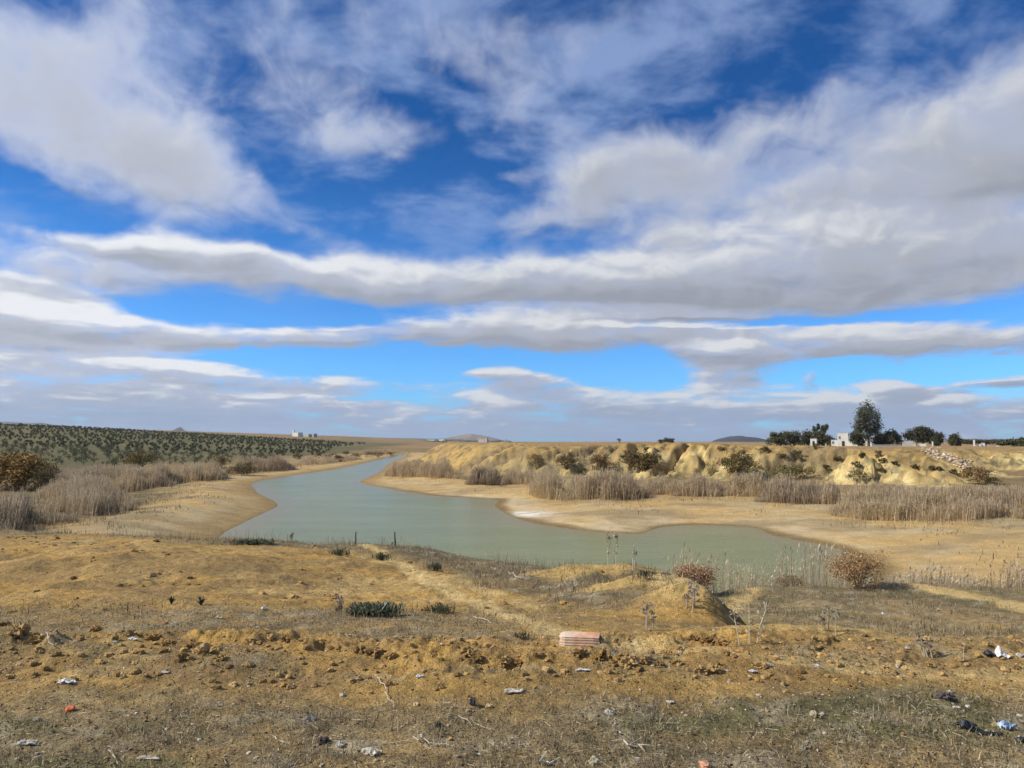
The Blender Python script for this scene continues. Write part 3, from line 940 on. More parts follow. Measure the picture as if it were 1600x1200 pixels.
def reed_bed(label, front_px, depth, height_m, n, cols, seed, plume=None, width=0.035, group=None, world=None, lean=0.10, leafy=1, cat='reeds', name='reed_bed', hvar=0.2):
    """a stand of dead reed: stems, hanging leaves and a plume on each, along a front line and back from it"""
    r = np.random.default_rng(5000 + seed)
    near_ = world is not None
    if not near_: n, width = int(n * 1.7), width * .62
    fp = world or [tuple(hit(px, py))[:2] for px, py in front_px]
    fp = np.array(fp, float)
    seg = np.linalg.norm(np.diff(fp, axis=0), axis=1)
    cum = np.concatenate([[0], np.cumsum(seg)])
    t = r.uniform(0, cum[-1], n)
    x, y = np.interp(t, cum, fp[:, 0]), np.interp(t, cum, fp[:, 1])
    # away from the front line, behind it; uneven front edge, clumped
    e = t / cum[-1]
    taper = np.clip(np.minimum(e, 1 - e) * 7, 0.25, 1)
    back = r.uniform(0, 1, n) ** 1.05 * depth * taper
    bk = back.copy()
    stray = r.uniform(0, 1, n) < .07
    back = np.where(stray, back - np.abs(r.normal(0, .35 * depth, n)), back)
    dirx = x / np.hypot(x, y)
    ph = fbm(x / 2.0 + seed, y / 2.0, 3, 301)
    x = x + dirx * back + (r.normal(0, .3, n)); y = y + back * 0.98 + (ph - .5) * 4.5 * min(1, depth / 5)
    dens = fbm(x / 1.6, y / 1.6, 3, 303 + seed)
    keep = dens > r.uniform(0.22, 0.56, n)
    x, y, e = x[keep], y[keep], e[keep]
    n = len(x)
    z = height(x, y) - 0.05
    fr = np.clip(bk[keep] / max(depth * .4, 1e-3), 0, 1)
    hh = height_m * (0.62 + 0.38 * fr) * (0.30 + 1.30 * fbm(x / 2.6, y / 2.6, 3, 305 + seed)) * r.normal(1, hvar, n).clip(.4, 1.25) * 0.76 * np.clip(np.minimum(e, 1 - e) * 5, 0.45, 1)
    lx, ly = r.normal(lean * .6, lean, n) * hh, r.normal(0, lean, n) * hh
    th = r.uniform(0, math.pi, n)
    wv = np.stack([np.cos(th), np.sin(th), 0 * th], 1)
    B = np.stack([x, y, z], 1)
    M = B + np.stack([lx * .3, ly * .3, hh * .55], 1)
    T = B + np.stack([lx, ly, hh], 1)
    C = pal(r, n, cols, .14)
    wd = width * r.uniform(.7, 1.3, n)[:, None]
    mb = MB()
    if near_:
        V = np.stack([B - wv * wd * .5, B + wv * wd * .5, M + wv * wd * .45, M - wv * wd * .45, T + wv * wd * .2, T - wv * wd * .2], 1).reshape(-1, 3)
        k = np.arange(n)[:, None] * 6
        mb.add(V, np.vstack([k + [0, 1, 2, 3], k + [3, 2, 4, 5]]), np.repeat(C * .9, 6, axis=0))
    else:
        leafy = 2
        V = np.stack([B - wv * wd * .5, B + wv * wd * .5, T + wv * wd * .4, T - wv * wd * .4], 1).reshape(-1, 3)
        CC = np.repeat(C * .92, 4, axis=0).reshape(n, 4, 3)
        if plume is not None: CC[:, 2:] = pal(r, n, plume, .12)[:, None, :]
        mb.add(V, np.arange(4 * n).reshape(n, 4), CC.reshape(-1, 3))
    for q in range(leafy):
        a = (r.uniform(.2, .9, n) if q == 0 else r.uniform(.6, 1.0, n))[:, None]
        o = B + (T - B) * a
        ph_ = r.uniform(0, 2 * math.pi, n)
        L = (hh * r.uniform(.12, .26, n))[:, None]
        d_ = np.stack([np.cos(ph_), np.sin(ph_), r.uniform(-.5, .8, n)], 1) * L
        sd_v = np.stack([-np.sin(ph_), np.cos(ph_), 0 * ph_], 1) * wd * .8
        V = np.stack([o, o + d_ * .5 + sd_v, o + d_ + np.array([0, 0, -.2]) * L, o + d_ * .5 - sd_v], 1).reshape(-1, 3)
        mb.add(V, np.arange(4 * n).reshape(n, 4), np.repeat(C, 4, axis=0))
    if plume is not None and near_:
        pc = pal(r, n, plume, .12)
        L = (hh * r.uniform(.10, .18, n))[:, None]
        tip = T + np.stack([r.normal(.25, .3, n), r.normal(0, .3, n), 0.9 + 0 * hh], 1) * L
        mid = (T + tip) * .5
        V = np.stack([T, mid + wv * wd * 1.6, tip, mid - wv * wd * 1.6], 1).reshape(-1, 3)
        mb.add(V, np.arange(4 * n).reshape(n, 4), np.repeat(pc, 4, axis=0))
    o = mb.build(name, m_dry)
    tag(o, label, cat, group, 'stuff')
    return o


PL = [(0.47, 0.37, 0.25), (0.41, 0.32, 0.21), (0.53, 0.43, 0.30)]
GR = 'dead reeds along the shore'
reed_bed('long low strip of mauve dead reeds below the smooth bluff end', [(600, 744), (640, 746), (680, 748), (728, 749)], 7, 3.0, 3600, MAUVE, 1, PL, .06, GR)
reed_bed('dark squat clump of reeds alone on the far mud flat', [(731, 758), (782, 759)], 4, 2.3, 1700, [(0.15, 0.105, 0.06), (0.11, 0.08, 0.05), (0.19, 0.13, 0.075)], 2, PL[:1], .06, GR)
reed_bed('pale tall reeds at the water side of the big flat stand', [(832, 772), (850, 779), (885, 782)], 8, 3.0, 2600, STRAW, 3, PL, .055, GR)
reed_bed('big stand of grey brown reeds in the middle of the flat', [(880, 782), (940, 783), (1008, 780)], 9, 2.7, 4200, MAUVE, 4, PL, .055, GR)
reed_bed('thin reeds behind the lone dark clump', [(782, 756), (838, 760)], 5, 2.0, 1000, MAUVE, 5, PL, .055, GR)
reed_bed('low reeds linking the big stand to the next one', [(1000, 772), (1062, 774)], 6, 1.6, 1500, MAUVE, 6, PL, .05, GR)
reed_bed('rounded tuft of grey reeds under the cream marl slope', [(1056, 776), (1135, 777)], 5, 1.8, 2000, MAUVE, 7, PL, .05, GR)
reed_bed('scattered pale reeds and gaps behind the shell bank', [(1135, 776), (1195, 778)], 6, 2.0, 1500, STRAW, 8, PL, .05, GR)
reed_bed('upright brown reeds with dark feet beside the widest stand', [(1188, 785), (1240, 788), (1290, 786)], 7, 2.0, 3000, [(0.31, 0.225, 0.13), (0.25, 0.18, 0.11), (0.36, 0.265, 0.16)], 9, PL, .045, GR)
reed_bed('short purplish reeds in the gap before the widest stand', [(1280, 787), (1318, 789)], 5, 1.8, 900, MAUVE, 10, PL, .045, GR)
reed_bed('widest stand of straw coloured reeds on the dry flat', [(1306, 806), (1350, 812), (1420, 814), (1500, 811)], 9, 1.75, 7000, STRAW, 11, PL, .04, GR)
reed_bed('grey end of the widest reed stand thinning out', [(1440, 810), (1520, 810), (1592, 808)], 8, 1.6, 4200, MAUVE, 12, PL, .04, GR)
reed_bed('reeds running on past the widest stand', [(1500, 790), (1640, 792)], 6, 1.4, 2500, MAUVE, 13, PL, .045, GR)
reed_bed('low reeds along the foot of the bluff', [(1290, 772), (1400, 774), (1500, 772)], 4, .8, 1600, MAUVE, 14, PL, .05, GR)
reed_bed('dark near reeds on the bank below the autumn tree', [(-60, 826), (0, 824), (50, 823), (104, 820)], 12, 2.2, 5200, [(0.13, 0.095, 0.055), (0.18, 0.13, 0.08), (0.10, 0.075, 0.045)], 15, PL, .04, GR)  # stem colours darkened to carry the shade on the reeds' fronts
reed_bed('rounded grey reeds beside the dark near reeds', [(85, 800), (140, 806), (192, 800)], 13, 2.3, 4800, [(0.40, 0.30, 0.175), (0.33, 0.245, 0.14), (0.47, 0.36, 0.21)], 16, PL, .045, GR)
reed_bed('pale tall reeds behind the rounded grey ones', [(60, 776), (120, 782), (185, 776)], 16, 1.9, 4400, [(0.54, 0.41, 0.245), (0.46, 0.345, 0.205), (0.39, 0.29, 0.17)], 17, PL, .055, GR)
reed_bed('low dun reeds and scrub filling the bank behind the pale tall ones', [(-20, 772), (60, 762), (140, 752), (240, 742)], 22, 1.5, 5200, [(0.36, 0.27, 0.155), (0.28, 0.21, 0.12), (0.43, 0.33, 0.20), (0.20, 0.16, 0.09)], 27, PL, .055, GR)
reed_bed('brown reeds with shaded fronts along the mud shore', [(165, 772), (215, 765), (275, 757)], 14, 2.3, 4800, [(0.50, 0.36, 0.19), (0.42, 0.30, 0.155), (0.57, 0.42, 0.235)], 18, PL, .06, GR)
reed_bed('brown reeds at the head of the mud spit', [(250, 757), (300, 752), (348, 748)], 11, 2.4, 3600, [(0.50, 0.36, 0.19), (0.42, 0.30, 0.155), (0.57, 0.42, 0.235)], 19, PL, .065, GR)
reed_bed('dark reeds at the bend of the far shore', [(345, 742), (400, 738), (456, 734)], 13, 2.5, 3000, [(0.30, 0.205, 0.115), (0.24, 0.165, 0.095), (0.38, 0.265, 0.15)], 20, PL, .08, GR)
reed_bed('far thin reeds along the narrowing water', [(445, 731), (510, 725), (565, 718)], 18, 1.9, 2600, MAUVE, 21, PL, .10, GR)
reed_bed('far reeds at the end of the water', [(556, 712), (600, 710), (640, 709)], 16, 2.6, 1600, MAUVE, 22, PL, .12, GR)
reed_bed('thin pale dead reeds standing in the water behind the near terrace', None, 5, 1.7, 2000, PALE, 23, PL, .016, world=[(4.2, 29), (9.5, 28.4), (14.5, 27.6)], lean=.05, leafy=1, group=GR)
reed_bed('thick fringe of dun reeds behind the near terrace', None, 7, 1.5, 6000, [(0.33, 0.26, 0.165), (0.27, 0.205, 0.13), (0.40, 0.32, 0.21)], 24, PL, .018, world=[(11.6, 26), (14, 25.2), (17, 24.6), (21, 24), (26, 24)], lean=.08, leafy=1, group=GR)
reed_bed('close reeds where the near terrace falls away', None, 4, 1.15, 1500, [(0.30, 0.235, 0.15), (0.24, 0.185, 0.12), (0.36, 0.29, 0.19)], 25, PL, .014, world=[(14.3, 22.3), (16.5, 21.4), (20, 20.8)], lean=.08, leafy=1, group=GR)
reed_bed('low reeds beyond the brow of the near bank', None, 5, 1.0, 700, PALE, 26, None, .018, world=[(-4, 27.5), (3, 26.5), (7, 27)], lean=.08, leafy=1, group=GR)

# ------------------------------------------------------------------ olive orchard
OLIVE = [(0.110, 0.115, 0.058), (0.088, 0.095, 0.048), (0.14, 0.138, 0.075), (0.075, 0.080, 0.042)]


def olive_meshes(k):
    r = np.random.default_rng(7000 + k)
    mb = MB()
    tube(mb, [(0, 0, -.15), (.05, .02, .5), (0, .05, 1.0)], [.13, .10, .06], BARK, 6)
    for i in range(4):
        th = i * 1.6 + r.uniform(0, 1)
        tube(mb, [(.03, .02, .6), (math.cos(th) * .6, math.sin(th) * .6, 1.4)], [.06, .025], BARK, 5)
    t_ = mb.build('trunk', m_bark, link=False)
    mb = MB()
    cl = rim_points(r, 26, 1.05, 1.05, .85, 1.5)
    pts = clump_points(r, 170, cl, np.array([.26, .26, .22]))
    leaves(mb, pts, .17, pal(r, len(pts), OLIVE), r)
    return t_, mb.build('crown', m_leaf, link=False)


olives = [olive_meshes(k) for k in range(4)]
spots = []
r_ = np.random.default_rng(71)
rot = R(14)
for i in range(-120, 120):
    for j in range(0, 110):
        gx, gy = i * 5.5 + (j % 2) * 2.7, 60 + j * 5.5
        x = gx * math.cos(rot) - gy * math.sin(rot) + r_.normal(0, 1.7)
        y = gx * math.sin(rot) + gy * math.cos(rot) + r_.normal(0, 1.7)
        px = CX + x / y * FOC if y > 10 else 9999
        if not (152 < y < 640 and -60 < px < 520 + max(0, y - 420) * .45 - (y < 260) * (260 - y) * 1.0): continue
        if x > -66 - 0.12 * (y - 150) + r_.uniform(-8, 8): continue
        if r_.uniform() < 0.05 + .5 * float(sm(.56, .66, fbm(np.array([x / 30.]), np.array([y / 30.]), 2, 909))[0]): continue
        spots.append((x, y))
spots.sort(key=lambda p: p[1])
zs_ = height(np.array([p[0] for p in spots]), np.array([p[1] for p in spots]))
rest = MB()
for k, (x, y) in enumerate(spots):
    s_ = r_.uniform(.34, .66) + .35 * r_.uniform() ** 3
    a_ = r_.uniform(0, 6.28)
    tm, cm = olives[k % 4]
    if k < 300:
        root = empty('olive_tree', (x, y, zs_[k]), a_)
        root.scale = (s_, s_, s_ * r_.uniform(.85, 1.1))
        tag(root, 'small round olive tree in the rows of the hillside orchard', 'tree', 'olive trees of the orchard')
        for nm, me in (('trunk', tm), ('crown', cm)):
            o = bpy.data.objects.new(nm, me); col.objects.link(o); o.parent = root
    else:
        pts = rim_points(r_, 22, 1.05 * s_, 1.05 * s_, .85 * s_, 1.4 * s_) + np.array([x, y, zs_[k]])
        leaves(rest, pts, .38, pal(r_, 22, OLIVE), r_)
        box(rest, x - .1, x + .1, y - .1, y + .1, zs_[k] - .1, zs_[k] + 1.0, BARK)
o = rest.build('olive_grove', m_leaf)
tag(o, 'far rows of the olive orchard merging on the hill crest', 'orchard', None, 'stuff')

# ------------------------------------------------------------------ bushes
RUST = [(0.30, 0.15, 0.06), (0.24, 0.12, 0.05), (0.36, 0.20, 0.09), (0.20, 0.11, 0.05)]
AUT = [(0.44, 0.235, 0.06), (0.36, 0.20, 0.06), (0.50, 0.30, 0.08), (0.24, 0.16, 0.06)]
TAM = [(0.19, 0.125, 0.05), (0.15, 0.11, 0.045), (0.23, 0.15, 0.065), (0.12, 0.095, 0.04)]
GRN = [(0.085, 0.085, 0.04), (0.065, 0.07, 0.035), (0.11, 0.10, 0.05)]
OCG = [(0.17, 0.14, 0.05), (0.13, 0.115, 0.045), (0.21, 0.165, 0.06)]
shrub('autumn_tree', 'orange leaved bushy tree rising over the dark near reeds', 'tree', 30, 770, 100, 54, AUT + TAM, 5000, seed=1, y=88, stems=12, rim=.5)
shrub('bush', 'dark green bush leaning on the orange leaved tree', 'bush', 70, 765, 55, 42, TAM + GRN, 2400, seed=2, y=86)
shrub('bush', 'rounded olive brown bush behind the brown reeds at the orchard foot', 'bush', 218, 728, 52, 28, OCG + TAM, 2200, seed=3, y=150)
shrub('bush', 'brown bush between the reeds of the far shore bend', 'bush', 346, 728, 34, 20, TAM, 1400, seed=4, y=165)
shrub('bush', 'low dark bush sprawling over the bank behind the mud spit head', 'bush', 378, 738, 46, 18, TAM + GRN, 1500, seed=5, y=140)
far = [(420, 716, 26, 14, 210), (465, 712, 18, 10, 240), (498, 710, 16, 11, 250), (515, 712, 18, 12, 235), (530, 713, 16, 11, 228), (556, 708, 20, 9, 270), (578, 706, 24, 12, 290), (592, 705, 20, 9, 300), (612, 703, 18, 8, 330), (540, 703, 14, 7, 330), (440, 706, 16, 7, 300)]
wh = ['first dark shrub past the shore bend', 'small shrub inland of the far thin reeds', 'taller of two shrubs over the narrowing water', 'wider of two shrubs over the narrowing water', 'shrub at the water edge where the bank bows out', 'shrub on the low sandy rise', 'large shrub crowning the sandy rise', 'shrub behind the sandy rise', 'far shrub beside the pale strip at the water end', 'tiny shrub on the plain before the sandy rise', 'small shrub at the edge of the orchard']
for k, (px, b_, w_, h_, y_) in enumerate(far):
    shrub('shrub', wh[k], 'shrub', px, b_, w_, h_, TAM + GRN, 420, leaf=.16, seed=20 + k, y=y_, group='far shrubs by the water', stems=5)
shrub('bush', 'dark green bush at the tip of the smooth bluff', 'bush', 650, 722, 24, 16, GRN, 900, seed=40, y=150)
shrub('bush', 'small green bush on the shoulder of the smooth bluff', 'bush', 668, 707, 14, 8, GRN, 500, seed=41, y=158)
shrub('bush', 'compact brown tamarisk bush below the bluff, first of the row', 'bush', 838, 733, 30, 22, TAM, 1500, seed=42)
shrub('bush', 'wide low brown bush, second of the row below the bluff', 'bush', 886, 733, 44, 20, TAM, 1700, seed=43)
shrub('bush', 'reddish brown bush, third of the row below the bluff', 'bush', 938, 737, 44, 28, [(0.22, 0.12, 0.05), (0.17, 0.10, 0.045)] + TAM, 2000, seed=44)
shrub('bush', 'largest dark brown bush of the row below the bluff', 'bush', 1000, 740, 66, 36, TAM + [(0.10, 0.075, 0.035)], 3200, seed=45)
shrub('bush', 'dark green low bush in front of the reddish brown one', 'bush', 910, 743, 36, 12, GRN, 1000, seed=46)
shrub('bush', 'reddish twiggy bush beside the largest dark bush', 'bush', 1032, 746, 34, 22, TAM, 1300, seed=47)
shrub('bush', 'olive and rust bush leaning up the bluff by a gully', 'bush', 1155, 744, 62, 34, OCG + TAM, 2600, seed=48, lean=.15)
shrub('bush', 'small grey bush at the foot of the cream slope', 'bush', 1110, 745, 26, 22, OCG, 1000, seed=49)
shrub('bush', 'wide olive bush at the bluff foot before the upright reeds', 'bush', 1238, 750, 56, 22, OCG, 1900, seed=50)
shrub('bush', 'brown thorny bush in the gully below the eucalyptus', 'bush', 1342, 755, 36, 22, TAM + GRN, 1400, seed=51)
shrub('bush', 'rusty bush at the foot of the rubble slide', 'bush', 1528, 757, 46, 30, TAM + RUST[:2], 2000, seed=52)
shrub('bush', 'dark green creeping bush beyond the rubble slide', 'bush', 1550, 756, 30, 10, GRN, 900, seed=53)
cl_t = [(1308, 722, 11, 6), (1290, 733, 12, 5), (1338, 731, 13, 8), (1347, 716, 10, 6), (1372, 716, 14, 9), (1380, 726, 12, 8), (1398, 727, 10, 5), (1378, 739, 13, 6), (1430, 733, 11, 5), (1455, 735, 10, 5), (1468, 736, 9, 5), (1010, 705, 12, 5), (975, 716, 10, 5), (1128, 705, 14, 6), (1196, 706, 16, 6), (1245, 712, 18, 7), (1250, 721, 20, 8), (1222, 716, 14, 6), (1490, 741, 12, 6), (1275, 703, 10, 8), (968, 692, 7, 6), (1034, 693, 8, 5)]
for k, (px, b_, w_, h_) in enumerate(cl_t):
    shrub('tussock', 'small dark scrub tuft clinging to the bluff face', 'shrub', px, b_, w_ * 1.1, h_ * 1.2, GRN + TAM + OCG, 130, leaf=.13, seed=70 + k, group='scrub tufts on the bluff face', stems=4)

shrub('bush', 'rust red feathery bush at the water edge behind the near terrace', 'bush', 1087, 906, 78, 47, [(0.42, 0.24, 0.13), (0.36, 0.20, 0.11), (0.46, 0.29, 0.17), (0.34, 0.25, 0.16)], 5200, leaf=.026, seed=90, y=20.9, stems=24, rim=.22, twig=(0.28, 0.22, 0.15))
shrub('bush', 'tall brown tamarisk bush among the fringe reeds of the near terrace', 'bush', 1340, 905, 92, 55, [(0.42, 0.26, 0.12), (0.36, 0.22, 0.10), (0.46, 0.30, 0.15)], 5200, leaf=.026, seed=91, y=21.7, stems=24, rim=.22, twig=(0.26, 0.19, 0.12))
shrub('bush', 'low brown bush between the two terrace bushes', 'bush', 1238, 905, 56, 26, [(0.26, 0.18, 0.09), (0.21, 0.15, 0.08), (0.31, 0.23, 0.13)], 1500, leaf=.022, seed=92, y=22.2, stems=10, twig=(0.3, 0.23, 0.15))

# ------------------------------------------------------------------ trees and buildings on the plain behind the bluff
DK = [(0.088, 0.088, 0.042), (0.066, 0.068, 0.034), (0.115, 0.108, 0.055), (0.13, 0.115, 0.06)]
EU = [(0.095, 0.10, 0.055), (0.075, 0.082, 0.045), (0.13, 0.13, 0.078), (0.16, 0.155, 0.10)]
GT = 'trees on the plain above the bluff'
tree('tree', 'low dark round tree at the water end of the row above the bluff', 1213, 697, 26, 22, 300, DK, 1500, 1, group=GT)
tree('tree', 'flat topped dark tree, second of the row above the bluff', 1240, 697, 34, 24, 305, DK, 1800, 2, group=GT)
tree('tree', 'dark tree beside the white shed above the bluff', 1263, 697, 26, 24, 310, DK, 1500, 3, group=GT)
tree('pine_tree', 'thin slender tree with small high crown behind the shed', 1276, 697, 12, 33, 330, EU, 700, 4, lobes=[(-.1, .82, .22), (.15, .9, .2), (0, .72, .2)], trunk_h=.6, group=GT)
tree('pine_tree', 'slender tree with rounded high crown beside the white house', 1289, 697, 15, 33, 330, EU, 800, 5, lobes=[(-.15, .82, .25), (.15, .9, .22), (0, .74, .25)], trunk_h=.6, group=GT)
tree('tree', 'dense dark tree in front of the slender pair', 1283, 698, 22, 25, 292, DK, 1500, 6, group=GT)
tree('tree', 'low spreading tree half hiding the white house', 1297, 698, 20, 18, 308, DK, 1200, 7, group=GT)
tree('eucalyptus_tree', 'tall ragged eucalyptus towering over the white house', 1357, 698, 38, 64, 296, EU, 4200, 8, trunk_h=.3, spread=.15, leaf=.33,
     lobes=[(.02, .93, .20), (-.10, .86, .18), (.14, .84, .20), (-.30, .72, .16), (.32, .70, .17), (.02, .70, .22), (-.36, .56, .17), (.10, .56, .22), (.38, .50, .22), (-.12, .46, .22), (.36, .36, .22), (.05, .34, .20), (-.40, .38, .16)], group=GT)
tree('tree', 'dark leaning tree under the eucalyptus on the house side', 1341, 698, 20, 24, 290, DK, 1500, 9, group=GT)
tree('tree', 'dark tree close behind the eucalyptus trunk', 1376, 698, 22, 20, 298, DK, 1200, 10, group=GT)
tree('tree', 'round dark tree between the eucalyptus and the dome shaped tree', 1395, 699, 30, 27, 296, DK, 2000, 11, group=GT)
tree('tree', 'big dome shaped tree above the rubble slide', 1443, 700, 46, 32, 290, [(0.075, 0.07, 0.036), (0.06, 0.058, 0.03), (0.095, 0.085, 0.045)], 3600, 12, group=GT, spread=.14,
     lobes=[(0, .76, .2), (-.24, .70, .2), (.24, .70, .2), (-.34, .5, .17), (.34, .5, .17), (0, .5, .25), (-.12, .82, .14), (.14, .82, .14), (-.2, .36, .16), (.2, .36, .16)])
tree('tree', 'narrow dark tree tucked against the dome shaped one', 1464, 700, 18, 21, 286, DK, 1000, 13, group=GT)
tree('tree', 'single round tree standing apart past the dome shaped one', 1493, 700, 24, 22, 300, DK, 1500, 14, group=GT)
tree('tree', 'dark wide tree at the plain edge behind the last mound', 1592, 704, 48, 20, 240, DK, 2600, 15, group=GT, trunk_h=.15,
     lobes=[(0, .7, .22), (-.25, .6, .2), (.25, .6, .2), (-.36, .4, .16), (.36, .4, .16), (0, .4, .25), (-.15, .25, .2), (.15, .25, .2)])
tree('tree', 'tiny far tree on the skyline behind the bluff', 1046, 693, 16, 9, 420, DK, 600, 16, group=GT)
tree('tree', 'low far tree beside the tiny skyline tree', 1034, 693, 10, 6, 430, DK, 400, 17, group=GT)
for k, px in enumerate((1512, 1530, 1546, 1562)):
    tree('tree', ['low far tree past the lone round tree', 'low far tree behind the white pillar', 'low hazy far tree past the white pillar', 'low far tree before the wide dark tree'][k], px, 698, 26, 12, 420, DK, 700, 30 + k, group='far trees behind the plain')

m_white = plain('limewash', (0.66, 0.63, 0.57), 0.9, 0.08, 0.6, 0.2, 6.0)
m_dark = plain('dark_opening', (0.03, 0.03, 0.03), 0.6, 0.2)
m_shut = plain('shutter_paint', (0.10, 0.16, 0.20), 0.6, 0.2)
m_conc = plain('grey_render', (0.42, 0.39, 0.34), 0.95, 0.15, 0.8)
m_roof = plain('flat_roof', (0.50, 0.47, 0.42), 0.95, 0.15, 0.5)


def part_box(name, root, mat, x0, x1, y0, y1, z0, z1):
    mb = MB(); box(mb, x0, x1, y0, y1, z0, z1, (1, 1, 1))
    return mb.build(name, mat, root)


def house(name, label, px, y, blocks, cat='house', rz=R(-28), doors=(), windows=(), group=None, mat=None, z0=None):
    """blocks: (x0, x1, depth, height) side by side; each gets a parapet roof; openings on the front"""
    x = at_y(px, 690, y).x
    z = H(x, y) if z0 is None else z0
    root = empty(name, (x, y, z), rz)
    tag(root, label, cat, group)
    for (x0, x1, y0, dp, h) in blocks:
        w_ = part_box('wall', root, mat or m_white, x0, x1, y0, y0 + dp, -.6, h)
        part_box('parapet', w_, m_roof, x0 - .06, x1 + .06, y0 - .06, y0 + dp + .06, h + .003, h + .14)
    for (x0, x1, y0, h) in doors:
        part_box('door', root, m_dark, x0, x1, y0 - .05, y0 - .003, -.3, h)
    for (x0, x1, y0, za, zb) in windows:
        w_ = part_box('window', root, m_shut, x0, x1, y0 - .05, y0 - .003, za, zb)
        part_box('sill', w_, m_white, x0 - .08, x1 + .08, y0 - .12, y0 - .002, za - .08, za - .003)
    return root


house('white_house', 'white flat roofed house with a taller block beside the eucalyptus', 1318, 300,
      [(-2.2, 1.8, 0, 5, 5.2), (1.81, 6.6, -.6, 6, 2.2), (-4.6, -2.21, .8, 4, 2.4)], doors=[(-.6, .4, 0, 2.0)], windows=[(-1.7, -1.0, 0, 2.9, 3.9), (3.2, 4.1, -.6, 1.0, 1.9), (-4.3, -3.5, .8, 1.0, 1.9)])
house('white_house', 'low white house half hidden behind the eucalyptus trunk', 1357, 312, [(-2.6, 2.4, 0, 5, 3.0)], doors=[(-.4, .5, 0, 1.9)], windows=[(1.2, 1.9, 0, 1.0, 1.9)])
house('shed', 'narrow white shed under the dark trees above the bluff', 1271, 288, [(-1.1, 1.1, 0, 2.5, 2.7)], 'shed', doors=[(-.4, .4, 0, 1.9)])
house('shed', 'small white shed peeping out between tree trunks', 1287, 300, [(-.9, .9, 0, 2.0, 1.2)], 'shed', doors=[(-.3, .3, 0, 1.0)])
house('boundary_wall', 'long low white wall running along the plain from the house', 1384, 282, [(-5.5, 5.5, 0, .25, .55)], 'wall', rz=0.0)
house('hut', 'low pale heap shaped hut before the dome shaped tree', 1420, 280, [(-2.2, 2.2, 0, 3, 1.2), (-1.5, 1.5, .5, 2, 1.8)], 'hut', mat=m_conc)
house('hut', 'small white hut under the dome shaped tree', 1441, 280, [(-1.2, 1.2, 0, 2, .9)], 'hut')
house('pillar', 'tall thin white pillar on the plain past the lone round tree', 1522, 250, [(-.25, .25, 0, .5, 2.3)], 'pillar')
house('pillar', 'white gate post before the narrow dark tree', 1457, 280, [(-.22, .22, 0, .45, 1.7)], 'pillar')
house('pillar', 'white post in front of the eucalyptus', 1361, 255, [(-.18, .18, 0, .36, 1.1)], 'pillar')
for k, (px, hh_) in enumerate(((1530, .9), (1536, 1.2), (1541, .7), (1559, .9))):
    house('white_block', ['low white block next to the tall thin pillar', 'taller white block past the thin pillar', 'smallest white block of the little group', 'white block standing apart near the last mound'][k], px, 250, [(-.5, .5, 0, 1.0, hh_)], 'block', group='white blocks on the plain')
# far village
VG = 'buildings of the far village'
vil = [(461, 900, [(-4.5, 4.5, 0, 8, 4.5), (-5.2, -3.4, 1, 2, 7.5)], 'long white farm building with a stub tower at the orchard end'),
       (478, 930, [(-4, 4, 0, 6, 3.2)], 'low grey farm shed beside the white farm building'),
       (487, 940, [(-3.2, 3.2, 0, 6, 4.2)], 'white cube house past the grey farm shed'),
       (506, 1200, [(-4, 4, 0, 8, 4)], 'small pale far house, first of the village row'),
       (514, 1220, [(-3, 3, 0, 8, 5.5)], 'taller pale far house in the village row'),
       (561, 1900, [(-7, 7, 0, 8, 7)], 'pale far house above the sandy rise'),
       (581, 1950, [(-6, 6, 0, 8, 9)], 'tall pale far house above the sandy rise'),
       (604, 2000, [(-9, 9, 0, 9, 7)], 'broad pale far house at the far water end'),
       (673, 2300, [(-14, 14, 0, 9, 7)], 'long white far hall beside the pale mountain'),
       (690, 2350, [(-10, 10, 0, 9, 8)], 'white far hall next to the bluff shoulder'),
       (752, 1500, [(-7, 7, 0, 9, 6)], 'pinkish far farmhouse under the pale mountain'),
       (759, 1480, [(-2.5, 2.5, 0, 6, 8)], 'small far block next to the pinkish farmhouse')]
for px, y, bl, lab in vil:
    house('far_house', lab, px, y, bl, 'house', group=VG, z0=5.0 if y > 1000 else None, mat=m_conc if ('grey' in lab or 'pinkish' in lab) else None)
# dark tree belts far out on the plain
for k, (px0, px1, y, hm) in enumerate(((380, 700, 1500, 5), (600, 800, 2600, 7), (430, 560, 1000, 4))):
    mb = MB(); r_ = np.random.default_rng(800 + k)
    x0, x1 = (px0 - CX) / FOC * y, (px1 - CX) / FOC * y
    n = 1500
    xs = r_.uniform(x0, x1, n); ys = y + r_.normal(0, 12, n)
    hv = hm * (0.3 + 1.1 * fbm(xs / 25, ys * 0, 3, 811 + k))
    leaves(mb, np.stack([xs, ys, 4.6 + r_.uniform(0, 1, n) * hv], 1), 1.6, pal(r_, n, DK), r_)
    o = mb.build('tree_belt', m_leaf)
    tag(o, ['dark belt of far trees along the plain behind the water', 'thin far tree line under the mountains', 'dark tree line behind the white farm'][k], 'trees', None, 'stuff')

# ------------------------------------------------------------------ rubble, clods and pebbles
def _ball(n=2):
    """a ball of 6 n^2 quads"""
    V, F = [], []
    t = np.linspace(-1, 1, n + 1)
    idx = {}
    def vid(p):
        k = tuple(np.round(p, 5))
        if k not in idx:
            idx[k] = len(V); q_ = np.array(p, float); V.append(q_ / np.linalg.norm(q_))
        return idx[k]
    for ax in range(3):
        for s_ in (-1, 1):
            for i in range(n):
                for j in range(n):
                    c_ = []
                    for (a, b_) in ((t[i], t[j]), (t[i + 1], t[j]), (t[i + 1], t[j + 1]), (t[i], t[j + 1])):
                        p = [0, 0, 0]; p[ax] = s_; p[(ax + 1) % 3] = a; p[(ax + 2) % 3] = b_
                        c_.append(vid(p))
                    F.append(c_ if s_ > 0 else c_[::-1])
    return np.array(V), np.array(F)


